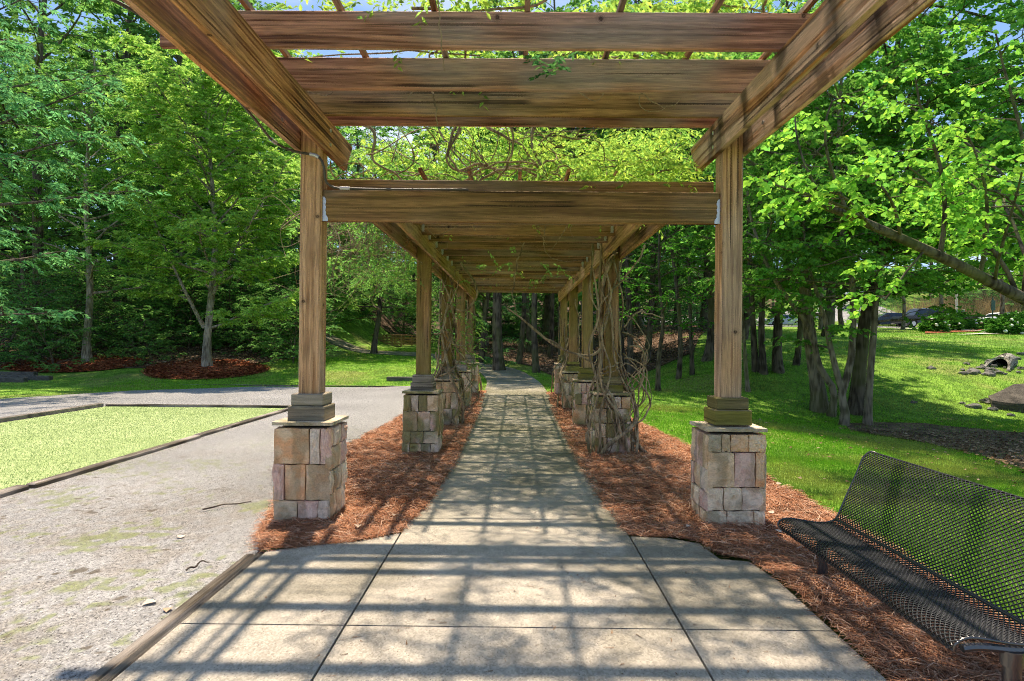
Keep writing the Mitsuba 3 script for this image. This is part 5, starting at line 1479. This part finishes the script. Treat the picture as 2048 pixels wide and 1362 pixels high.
# ------------------------------------------------------------------ cars
def car(label, px, py, y, heading, paint, kind='sedan', s=1.0):
    k = thing('parked_car', label, 'car', 'cars parked in the lot beyond the lawn')
    L, W, Hh = (4.7, 1.84, 1.45) if kind == 'sedan' else (4.9, 1.92, 1.80)
    if kind == 'sedan':
        low = [(-2.33, .32), (-2.36, .62), (-2.25, .88), (-1.55, .96), (-.95, .98), (1.35, 1.0), (2.1, .97), (2.32, .86), (2.34, .40), (2.2, .26), (-2.2, .24)]
        cab0, cab1 = (-1.05, 1.75, .97), (-.25, 1.05, 1.44)
    else:
        low = [(-2.42, .38), (-2.44, .80), (-2.32, 1.04), (-1.45, 1.10), (2.38, 1.12), (2.44, .95), (2.42, .42), (2.3, .32), (-2.3, .30)]
        cab0, cab1 = (-1.35, 2.38, 1.10), (-.65, 2.22, 1.78)
    pr = Polygon(low)
    wx = (-1.42, 1.40)
    for c_ in wx: pr = pr.difference(Point(c_, .33).buffer(.40, 12))
    body = trimesh.creation.extrude_polygon(pr, W, engine='earcut')
    body.apply_transform(np.array([[1, 0, 0, 0], [0, 0, 1, -W / 2], [0, 1, 0, 0], [0, 0, 0, 1.0]]))
    body.vertices[:, 1] *= 1 - .10 * np.clip((body.vertices[:, 2] - .6) / .5, 0, 1)
    M = np.array(T().translate([float(at(px, py, y)[0]), float(y), float(H(at(px, py, y)[0], y)) + .06]).rotate([0, 0, 1], heading).matrix)
    def place(m): m.apply_transform(M); return m
    w0, w1 = W / 2 - .10, W / 2 - .30
    cabin = trimesh.convex.convex_hull(np.array([(x, sy * w, z) for (xa, xb, z), w in ((cab0, w0), (cab1, w1)) for x in (xa, xb) for sy in (-1, 1)]))
    put('body', place(body), paint, k, 30)
    put('roof', place(cabin), paint, k, 20)
    def lerp(t, z):    # cabin outline at height fraction t
        return cab0[0] + (cab1[0] - cab0[0]) * t, cab0[1] + (cab1[1] - cab0[1]) * t, w0 + (w1 - w0) * t, cab0[2] + (cab1[2] - cab0[2]) * t
    a_, b_ = lerp(.12, 0), lerp(.84, 0)
    spans = [(.06, .47), (.52, .93)] if kind == 'sedan' else [(.05, .34), (.37, .66), (.69, .96)]
    for sy in (-1, 1):
        for u, v in spans:
            q4 = []
            for (xa, xb, w, z), uu in ((a_, u), (a_, v), (b_, v), (b_, u)): q4.append((xa + (xb - xa) * uu, sy * (w + .006), z))
            q4 = np.array(q4)
            m_ = trimesh.convex.convex_hull(np.vstack([q4, q4 - [0, sy * .012, 0]]))
            put('side_window', place(m_), 'car_glass', k)
    for e_ in (0, 1):
        q4 = []
        for (xa, xb, w, z), sy in ((a_, -1), (a_, 1), (b_, 1), (b_, -1)):
            q4.append(((xa - .006) if e_ == 0 else (xb + .006), sy * (w - .08), z))
        q4 = np.array(q4)
        put('windscreen' if e_ == 0 else 'rear_window', place(trimesh.convex.convex_hull(np.vstack([q4, q4 + [.012 if e_ == 0 else -.012, 0, 0]]))), 'car_glass', k)
    for c_ in wx:
        for sy in (-1, 1):
            t_ = trimesh.creation.cylinder(radius=.33, height=.22, sections=20); t_.apply_transform(trimesh.transformations.rotation_matrix(math.pi / 2, [1, 0, 0])); t_.apply_translation((c_, sy * (W / 2 - .12), .33))
            wk = put('wheel', place(t_), 'tyre_rubber', k, 40)
            t_ = trimesh.creation.cylinder(radius=.21, height=.02, sections=16); t_.apply_transform(trimesh.transformations.rotation_matrix(math.pi / 2, [1, 0, 0])); t_.apply_translation((c_, sy * (W / 2 - .003), .33))
            put('rim', place(t_), 'rim_alloy', wk, 40)
    for sy in (-1, 1):
        put('headlight', place(box((.10, .34, .14), (-2.31, sy * .62, .74 if kind == 'sedan' else .88), .03)), 'lamp_clear', k)
        put('tail_light', place(box((.08, .26, .16), (2.31 if kind == 'sedan' else 2.40, sy * .66, .80 if kind == 'sedan' else .98), .03)), 'lamp_red', k)
    for sy in (-1, 1) if kind != 'sedan' else ():
        put('roof_rail', place(box((2.4, .04, .04), (.8, sy * (w1 - .06), 1.82), .01)), 'chrome', k)
    return k


car('black estate car with roof rails parked beyond the hydrangeas', 1842, 655, 62, 4, 'paint_black', 'suv')
car('silver blue car parked behind the slim trunks at the wood edge', 1566, 655, 80, 3, 'paint_silver')
car('white rounded car mostly hidden by the hydrangeas beside the green sign', 1996, 655, 60, 8, 'paint_white')
car('dark blue car parked between the clump trunks and the black car', 1775, 655, 66, -12, 'paint_navy')
car('white car seen in slivers between the lawn clump trunks', 1722, 655, 76, 2, 'paint_white')
k = thing('light_pole', 'tall pale pole rising behind the hydrangeas', 'pole')
g_ = at(1913, 650, 58); gz = float(H(g_[0], 58))
put('shaft', join([tube([(g_[0], 58, gz), (g_[0], 58, gz + 9)], [.10, .075], 12)]), 'pole_pale', k, 40)
put('lamp_head', box((.9, .3, .12), (g_[0] - .4, 58, gz + 9.03), .04), 'pole_pale', k)
put('base_plate', bx(g_[0] - .2, g_[0] + .2, 57.8, 58.2, gz, gz + .08, .02), 'cast_grey', k)
k = thing('sign_post', 'small dark green sign board on a thin post among the hydrangeas', 'sign')
g_ = at(1985, 650, 43); gz = float(H(g_[0], 43))
put('post', join([tube([(g_[0], 43, gz - .1), (g_[0], 43, 1.6 + 97 * 43 / FL)], .035, 8)]), 'sign_green', k)
zt = 1.6 + (689 - 598) * 43 / FL
put('board', bx(g_[0] - .14, g_[0] + .14, 42.93, 42.96, zt - .68, zt, .02), 'sign_green', k)

# ------------------------------------------------------------------ wooden footbridge
k = thing('footbridge', 'small orange brown wooden footbridge with plank railings beyond the shaded lawn', 'footbridge')
yb_ = 44.0
a_, b_ = at(731, 690, yb_), at(800, 694, yb_ - 1.5)
e_ = unit(b_ - a_); Lb = np.linalg.norm(b_ - a_); nrm = np.array([-e_[1], e_[0], 0])
def bridge_box(l0, l1, w0_, w1_, z0, z1): 
    m = bx(l0, l1, w0_, w1_, z0, z1, .008)
    R = np.eye(4); R[:3, 0], R[:3, 1], R[:3, 2], R[:3, 3] = [e_[0], e_[1], 0], nrm, [0, 0, 1], [a_[0], a_[1], a_[2] - .75]
    m.apply_transform(R); return m
put('deck', bridge_box(-.3, Lb + .3, 0, 2.2, .25, .36), 'bridge_wood', k)
for w_ in (.03, 2.12):
    rl = put('railing', bridge_box(-.1, Lb + .1, w_ - .03, w_ + .09, 1.42, 1.48), 'bridge_wood', k)
    for z_ in (.40, .60, .80, 1.0, 1.2): put('rail_board', bridge_box(-.05, Lb + .05, w_, w_ + .035, z_, z_ + .14), 'bridge_wood', rl)
    for l_ in np.linspace(0, Lb, 5): put('railing_post', bridge_box(l_ - .05, l_ + .05, w_ + .04, w_ + .13, -.4, 1.42), 'bridge_wood', rl)
for i_, (px, py, l_, lab) in enumerate(((30, 752, 1.6, 'upper weathered timber step at the foot of the wooded hill'), (48, 760, 2.0, 'middle weathered timber step at the foot of the wooded hill'), (10, 764, 1.5, 'lowest weathered timber step at the foot of the wooded hill'), (800, 762, 1.0, 'grey stone step at the end of the gravel beside the mossy post'))):
    g_ = ground_at(px, py)
    kk = thing('timber_step' if i_ < 3 else 'stone_step', lab, 'step')
    m_ = bx(g_[0] - l_ / 2, g_[0] + l_ / 2, g_[1] - .12, g_[1] + .12, g_[2] - .05, g_[2] + .16, .015)
    scene[kk] = mikit.ply(m_, 'rock', uv=np.column_stack([np.full(len(m_.vertices), .8), np.zeros(len(m_.vertices))]))
